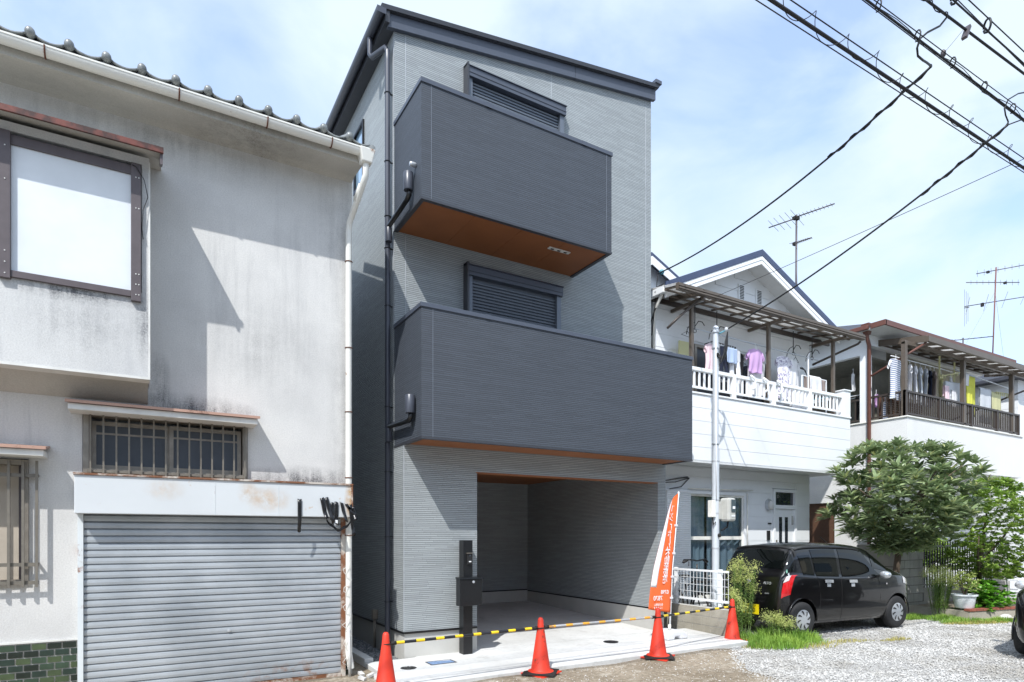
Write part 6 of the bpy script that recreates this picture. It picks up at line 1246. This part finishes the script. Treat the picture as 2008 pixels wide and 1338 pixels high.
MB().add([(14.5, 6.25, .14), (18.6, 5.42, .14), (18.6, 7.55, .14), (14.6, 7.55, .14)], [(0, 1, 2, 3)]).build('soil', 'dirt', GB, fix=False)
PT = MB().lathe([(.155, 0), (.17, .02), (.205, .25), (.235, .255), (.235, .285), (.205, .285), (.19, .24), (.01, .235)], (14.62, 6.36, .215), 28).build('flower_pot', 'pot', None, smooth=True, angle=35); tag(PT, 'white plastic flower pot on the red brick bed edge', 'flower pot')
PT.location.z = .215
for i_, (x, y, s_) in enumerate(((15.05, 5.86, .10), (15.28, 5.90, .13), (15.15, 5.78, .06))):
    o = MB().lathe([(.01, 0), (s_ * .9, .01), (s_, .04), (s_ * .6, .085), (.01, .095)], (x, y, 0), 10, 'z', (1.3, .7)).build('pale_stone', 'stone', None, smooth=True); tag(o, ['rounded pale stone below the brick bed edge', 'larger pale stone to the right below the bed', 'smallest pale stone below the bed'][i_], 'stone')
sk2 = MB().tube([(16.6, 6.35, .2), (16.55, 6.4, 1.15)], .012, 6).tube([(16.1, 6.6, .75), (16.9, 6.35, .80)], .012, 6).tube([(16.2, 6.5, .2), (16.2, 6.5, 1.0)], .012, 6).build('garden_trellis', 'steel', None); tag(sk2, 'thin pale metal trellis rods among the shrubs at right', 'trellis')
for i_, (x, y, a) in enumerate(((2.27, 7.28, .4), (2.33, 7.16, 1.2), (2.2, 7.15, 2.2), (2.30, 7.05, .9), (2.24, 7.38, 1.7))):
    o = MB().bar((x, y, .03 + .02 * (i_ % 2)), (x + .09 * math.cos(a), y + .09 * math.sin(a), .05), .05, .03).build('rubble_piece', 'stone', None); tag(o, ['rubble nearest the downpipe foot', 'flat rubble piece right of the pipe foot', 'rubble piece left below the pipe foot', 'front most rubble piece by the left cone', 'rear rubble piece beside the kerb'][i_] + ', pale broken concrete', 'rubble', 'broken rubble pieces at the bottom left')
# ================================================================ PLANTS
def leaf_mesh(name, L_, W_, m_, fold=.25, droop=.25, seg=4):
    b = MB(); vs = []; fs = []
    for i in range(seg + 1):
        t = i / seg; w = W_ * math.sin(math.pi * min(1, t * .92 + .06)) ** .8 * .5; z = -droop * L_ * t * t
        vs += [(L_ * t, -w, z + w * fold), (L_ * t, 0, z), (L_ * t, w, z + w * fold)]
    for i in range(seg): o = i * 3; fs += [(o, o + 3, o + 4, o + 1), (o + 1, o + 4, o + 5, o + 2)]
    b.add(vs, fs); return b.mesh(name, m_, True, fix=False), vs, fs
def xf(vs, loc, az, el, roll, sc):
    m_ = Matrix.Translation(loc) @ Matrix.Rotation(az, 4, 'Z') @ Matrix.Rotation(-el, 4, 'Y') @ Matrix.Rotation(roll, 4, 'X') @ Matrix.Scale(sc, 4)
    return m_, [m_ @ Vector(v) for v in vs]
CAMP = Vector((0, 0, 1.72))
def make_tree(name, label, cat, base, ros, leafdef, lm, lm2, trunk_pts, limb_r, single=300, new=.2, nleaf=(9, 13), up=1., grp=None, trunk_m='bark', tip_scale=.7, lname='leaf'):
    """ros: list of (position, outward direction) of leaf rosettes"""
    T = thing(name, label, cat, base, grp); me, lv, lf = leafdef; me2 = me.copy(); me2.materials[0] = M[lm2]
    b = MB()
    for pts, rs in trunk_pts: b.tube(pts, rs, 8)
    b.build('trunk', trunk_m, T, smooth=True)
    cand = []
    for (p, d) in ros:
        n_ = R.randint(*nleaf)
        for k in range(n_):
            az = k * 2.4 + R.uniform(-.3, .3); f = k / n_; el = (1.25 - 1.55 * (1 - f)) * up if False else R.uniform(-.35, .45) * up + .9 * f * up
            # tilt the whorl by the outward direction
            v = Vector((math.cos(az) * math.cos(el), math.sin(az) * math.cos(el), math.sin(el))) + d * .55; v.normalize()
            cand.append((p + v * .015, math.atan2(v.y, v.x), math.asin(max(-1, min(1, v.z))), R.uniform(-.5, .5), R.uniform(.7, 1.1) * (tip_scale if f > .75 else 1), f > .75 and R.random() < new * 3.2))
    cand.sort(key=lambda c_: (c_[0] - CAMP).length + R.uniform(-.25, .25))
    vs, fs, vs2, fs2 = [], [], [], []
    for i, (p, az, el, ro_, sc_, nw) in enumerate(cand):
        m_, w_ = xf(lv, p, az, el, ro_, sc_)
        if i < single:
            o = bpy.data.objects.new(lname, me2 if nw else me); C.objects.link(o); o.parent = T; m2 = m_.copy(); m2.translation = m_.translation - ORG[T.name]; o.matrix_local = m2
        else:
            V_, F_ = (vs2, fs2) if nw else (vs, fs); o_ = len(V_); V_ += w_; F_ += [tuple(k + o_ for k in f) for f in lf]
    for V_, F_, m_ in ((vs, fs, lm), (vs2, fs2, lm2)):
        if V_: b = MB(); b.v = [tuple(v) for v in V_]; b.f = F_; o = b.build('foliage', m_, T, smooth=True, fix=False, kind='stuff')
    return T
# loquat
LD = leaf_mesh('leaf', .235, .068, 'loquat', .3, .22, 4)
lc = Vector((13.45, 6.95, 2.5)); ros = []
def crown_r(z):     # layered outline
    t = (z - 1.25) / 2.45; return max(.05, interp([0, .12, .3, .45, .6, .75, .9, 1.0], [.25, .70, 1.30, 1.40, 1.42, 1.26, .95, .40], t))
while len(ros) < 620:
    z = R.uniform(1.38, 3.56); a = R.uniform(0, 2 * math.pi); rmax = crown_r(z) * (1 + .12 * math.sin(a * 3 + z * 4) + .08 * math.sin(a * 7 + z * 9)); k = R.random() ** .34
    if z > 3.0 and math.sin(a * 2.3 + 1.0) < -.45 and k > .6: continue
    rr_ = rmax * k; x, y = lc.x + rr_ * math.cos(a), lc.y + rr_ * .92 * math.sin(a)
    if y > 7.50 and z < 1.5: continue
    if (x > 14.9 and y > 7.55) or abs((x - lc.x) * .86 - (y - lc.y) * .5) > 1.24 + .1 * math.sin(z * 9): continue
    if k < .45 and R.random() < .5: continue
    d = Vector((math.cos(a), math.sin(a), .35 + (z - 2.3) * .5)).normalized() * k; ros.append((Vector((x, y, z)), d))
tr = [([(13.95, 7.42, .0), (13.90, 7.36, .8), (13.75, 7.2, 1.5), (13.6, 7.1, 2.1)], [.09, .075, .06, .045])]
for k in range(9):
    a = k * .7; tr.append(([(13.72 - .02 * k, 7.2 - .01 * k, 1.5 + .07 * k), (13.5 + .5 * math.cos(a), 7.0 + .45 * math.sin(a), 1.9 + .1 * k), (13.45 + 1.1 * math.cos(a), 6.95 + 1.0 * math.sin(a), 2.1 + .14 * k)], [.04, .028, .01]))
make_tree('loquat_tree', 'broad loquat tree with long dark green leaves in front of the stucco house', 'tree', (13.95, 7.42, 0), ros, LD, 'loquat', 'loquat_new', tr, .05, nleaf=(10, 14), new=.26)
# citrus
CD = leaf_mesh('leaf', .095, .050, 'citrus', .2, .15, 3)
ros = []
while len(ros) < 1150:
    z = R.uniform(.75, 2.95); a = R.uniform(0, 6.283); t = (z - .75) / 2.2; rm = interp([0, .2, .5, .8, 1], [.55, .85, 1.0, .85, .3], t) * (1 + .15 * math.sin(a * 4 + z * 5)); k = R.random() ** .4
    x, y = 16.1 + rm * k * math.cos(a), 6.45 + rm * .85 * k * math.sin(a)
    if y > 7.5 : continue
    if math.sin(x * 7 + z * 5) * math.sin(z * 6 - y * 5) > .62: continue
    ros.append((Vector((x, y, z)), Vector((math.cos(a), math.sin(a), .5)).normalized() * k))
tr = [([(15.95, 6.6, .14), (15.85, 6.6, .8), (15.95, 6.6, 1.4), (16.05, 6.55, 2.2)], [.06, .05, .04, .02]), ([(15.86, 6.6, .7), (15.3, 6.4, 1.3), (15.1, 6.3, 1.7)], [.035, .02, .01]), ([(15.9, 6.6, 1.1), (16.5, 6.4, 1.7), (16.7, 6.2, 2.2)], [.03, .02, .01])]
make_tree('garden_tree', 'light green small leaved tree behind the leafy bed at the right', 'tree', (15.95, 6.6, .14), ros, CD, 'citrus', 'citrus_l', tr, .04, nleaf=(8, 12), new=.35)
# low shrubs, and one added as dark backing for the fence
def shrub(name, label, c, r, n, ld, m1, m2, single=120, cat='shrub', nl=(7, 11), zf=.15, stems=4, new=.2, base_z=None):
    rs = []
    while len(rs) < n:
        a = R.uniform(0, 6.283); el = R.uniform(-.2, 1.45); k = R.random() ** .4; x = c[0] + r[0] * k * math.cos(a) * math.cos(el); y = c[1] + r[1] * k * math.sin(a) * math.cos(el); z = c[2] + r[2] * k * math.sin(el)
        rs.append((Vector((x, y, z)), Vector((math.cos(a), math.sin(a), .6)).normalized() * k))
    bz = base_z if base_z is not None else c[2] - .05
    tr_ = [([(c[0], c[1], bz), (c[0] + r[0] * .3 * math.cos(k * 1.6), c[1] + r[1] * .3 * math.sin(k * 1.6), (c[2] + bz) / 2 + r[2] * .4), (c[0] + r[0] * .7 * math.cos(k * 1.6), c[1] + r[1] * .7 * math.sin(k * 1.6), c[2] + r[2] * .7)], [.018, .01, .004]) for k in range(stems)]
    return make_tree(name, label, cat, (c[0], c[1], bz), rs, ld, m1, m2, tr_, .01, single=single, nleaf=nl, new=new)
shrub('leafy_shrub', 'bright green broad leaved shrub spilling over the brick bed', (15.55, 6.35, .22), (.85, .42, .52), 230, leaf_mesh('leaf', .085, .062, 'ivy', .15, .2, 3), 'ivy', 'citrus', new=.15)
shrub('potted_plant', 'bushy small plant growing in the white pot', (14.62, 6.36, .62), (.30, .26, .34), 90, leaf_mesh('leaf', .06, .028, 'citrus_l', .2, .2, 3), 'citrus_l', 'citrus', single=60, base_z=.45, cat='plant')
shrub('backing_shrub', 'added green shrub darkening the gap behind the black iron fence bars', (17.0, 8.15, .9), (1.6, .35, .8), 420, CD, 'citrus', 'citrus', single=20)  # foliage added so the bright wall behind the bars reads dark
# feathery weeds
def weed(name, label, x, y, h, spread, n, seed, tops=True, z=0.):
    r = random.Random(seed); T = thing(name, label, 'weed', (x, y, z)); st_m, lfv, lff, tpv, tpf = MB(), [], [], [], []
    for k in range(n):
        a = r.uniform(0, 6.28); q = 1.25 * spread * r.random() ** .6; hx = h * r.uniform(.7, 1.05); b0 = Vector((x + q * .45 * math.cos(a), y + q * .45 * math.sin(a), z)); tp = Vector((x + q * math.cos(a), y + q * math.sin(a), z + hx)); md = b0.lerp(tp, .55) + Vector((0, 0, .05))
        st_m.tube([b0, md, tp], [.006, .005, .002], 5)
        m_ = int(hx * 95)
        for j in range(m_):
            t = .18 + .8 * j / m_; p = b0.lerp(md, t / .55) if t < .55 else md.lerp(tp, (t - .55) / .45); az = j * 2.4 + r.uniform(-.3, .3); L_ = r.uniform(.06, .11) * (1.2 - .6 * t); el = r.uniform(.1, .7); w = .0055
            d = Vector((math.cos(az) * math.cos(el), math.sin(az) * math.cos(el), math.sin(el))); s_ = Vector((-math.sin(az), math.cos(az), 0)) * w; o = len(lfv); e = p + d * L_ - Vector((0, 0, L_ * .25)); lfv += [p - s_, p + s_, p + d * L_ * .6 + s_, p + d * L_ * .6 - s_, e]; lff += [(o, o + 1, o + 2, o + 3), (o + 3, o + 2, o + 4)]
        if tops:
            for j in range(210):
                az, el = r.uniform(0, 6.28), r.uniform(-.5, 1.4); q_ = r.random() ** .8 * .15; p = tp + Vector((math.cos(az) * math.cos(el), math.sin(az) * math.cos(el), math.sin(el) * 1.1)) * q_; s1 = Vector((r.uniform(-1, 1), r.uniform(-1, 1), r.uniform(-1, 1))).normalized() * .011; s2 = Vector((r.uniform(-1, 1), r.uniform(-1, 1), r.uniform(-1, 1))).normalized() * .007; o = len(tpv); tpv += [p - s1, p + s2, p + s1, p - s2]; tpf.append((o, o + 1, o + 2, o + 3))
    st_m.build('stems', 'bark_green', T)
    b = MB(); b.v = [tuple(v) for v in lfv]; b.f = lff; b.build('leaves', 'weed', T, fix=False, kind='stuff')
    if tpv: b = MB(); b.v = [tuple(v) for v in tpv]; b.f = tpf; b.build('seed_heads', 'weed_top', T, fix=False, kind='stuff')
    return T
weed('tall_weed', 'tallest feathery weed right beside the service pole', 8.70, 7.22, 1.22, .10, 6, 1)
weed('tall_weed', 'rounded seed headed weed covering the left rear corner of the hatchback', 8.74, 7.08, 1.12, .13, 8, 2)
weed('tall_weed', 'mid height weed just behind the rightmost cone', 8.42, 6.98, .70, .10, 6, 3)
weed('tall_weed', 'low spreading weed under the yellow licence plate', 8.92, 6.55, .34, .20, 10, 4)
weed('tall_weed', 'feathery weed clump right of the block pillar', 14.45, 6.75, .95, .26, 18, 5, True)
weed('tall_weed', 'leafy weed between pillar and the white pot', 14.75, 6.9, .85, .22, 14, 6, False)
def grass(name, label, areas, n, hh, m_, seed):
    r = random.Random(seed); vs, fs = [], []
    for _ in range(n):
        (cx, cy, rx, ry, ro) = r.choice(areas); a = r.uniform(0, 6.28); q = r.random() ** .55; u, v = rx * q * math.cos(a), ry * q * math.sin(a); x = cx + u * math.cos(ro) - v * math.sin(ro); y = cy + u * math.sin(ro) + v * math.cos(ro)
        h = hh * r.uniform(.35, 1.1) * (1.15 - .7 * q); az = r.uniform(0, 6.28); w = r.uniform(.003, .006); ln = r.uniform(.1, .9) * h; s_ = (-math.sin(az) * w, math.cos(az) * w); dx, dy = math.cos(az) * ln, math.sin(az) * ln; o = len(vs)
        vs += [(x - s_[0], y - s_[1], 0), (x + s_[0], y + s_[1], 0), (x + dx * .35 + s_[0] * .8, y + dy * .35 + s_[1] * .8, h * .6), (x + dx * .35 - s_[0] * .8, y + dy * .35 - s_[1] * .8, h * .6), (x + dx, y + dy, h)]; fs += [(o, o + 1, o + 2, o + 3), (o + 3, o + 2, o + 4)]
    b = MB(); b.v = vs; b.f = fs; o = b.build(name, m_, None, fix=False, kind='stuff'); tag(o, label, 'grass'); return o
grass('grass_patch', 'bright green grass tuft spreading from the rightmost cone to the rear wheel', [(8.75, 6.35, .70, .34, -.45), (8.35, 6.15, .50, .22, -.4), (9.2, 6.35, .4, .2, -.2), (8.9, 6.75, .35, .25, 0)], 3600, .23, 'grass', 1)
grass('grass_patch', 'sparse dry green grass scattered on the gravel behind the tuft', [(9.75, 5.9, .5, .10, -.3), (8.2, 6.35, .4, .15, 0), (10.6, 5.6, .35, .06, -.2), (9.0, 5.9, .5, .2, 0)], 900, .07, 'grass_dry', 2)
grass('grass_patch', 'short yellow green grass below the block pillar and brick bed', [(14.1, 6.5, .55, .35, .2), (14.0, 6.0, .7, .2, -.35), (13.7, 6.9, .5, .2, 0), (14.6, 5.75, .5, .12, -.3)], 4200, .12, 'grass', 3)
grass('grass_patch', 'dry straw coloured grass fringe at the gravel edge near the bed', [(14.0, 5.85, .8, .14, -.35), (15.1, 5.65, .4, .12, -.2)], 1500, .07, 'grass_dry', 4)
grass('grass_patch', 'a few grass blades along the foot of the low block wall', [(8.42, 6.9, .2, .6, 0)], 700, .2, 'grass', 5)
# ================================================================ HOUSES ACROSS THE STREET (behind the camera; they stand in the reflections)
for i_, (x0, x1, y1, hh, m_, lb) in enumerate(((-14, -3, -7.5, 6.2, 'beige_wall', 'beige house across the street behind the camera, left one'), (-2, 9, -8.0, 6.8, 'stucco_bay', 'grey house across the street behind the camera, middle one'), (10, 22, -7.0, 6.0, 'white_wall', 'white house across the street behind the camera, right one'), (24, 36, -7.5, 6.4, 'beige_wall', 'beige house across the street, farthest right'))):
    OH = thing('opposite_house', lb, 'house', ((x0 + x1) / 2, y1 - 4, 0), 'houses across the street'); MB().box(x0, x1, y1 - 8, y1, 0, hh).build('wall', m_, OH)
    MB().add([(x0 - .4, y1 + .5, hh), (x1 + .4, y1 + .5, hh), (x1 + .4, y1 - 8.5, hh), (x0 - .4, y1 - 8.5, hh), (x0 + 2, y1 - 4, hh + 1.9), (x1 - 2, y1 - 4, hh + 1.9)], [(0, 1, 5, 4), (2, 3, 4, 5), (3, 0, 4), (1, 2, 5), (3, 2, 1, 0)]).build('roof', 'slate', OH)
    for k in range(3):
        for z in (1.0, 3.9):
            xa = x0 + 1.2 + k * (x1 - x0 - 2.4) / 3; MB().box(xa, xa + 1.7, y1 + .005, y1 + .05, z, z + 1.2).build('window', 'pane_dark', OH)
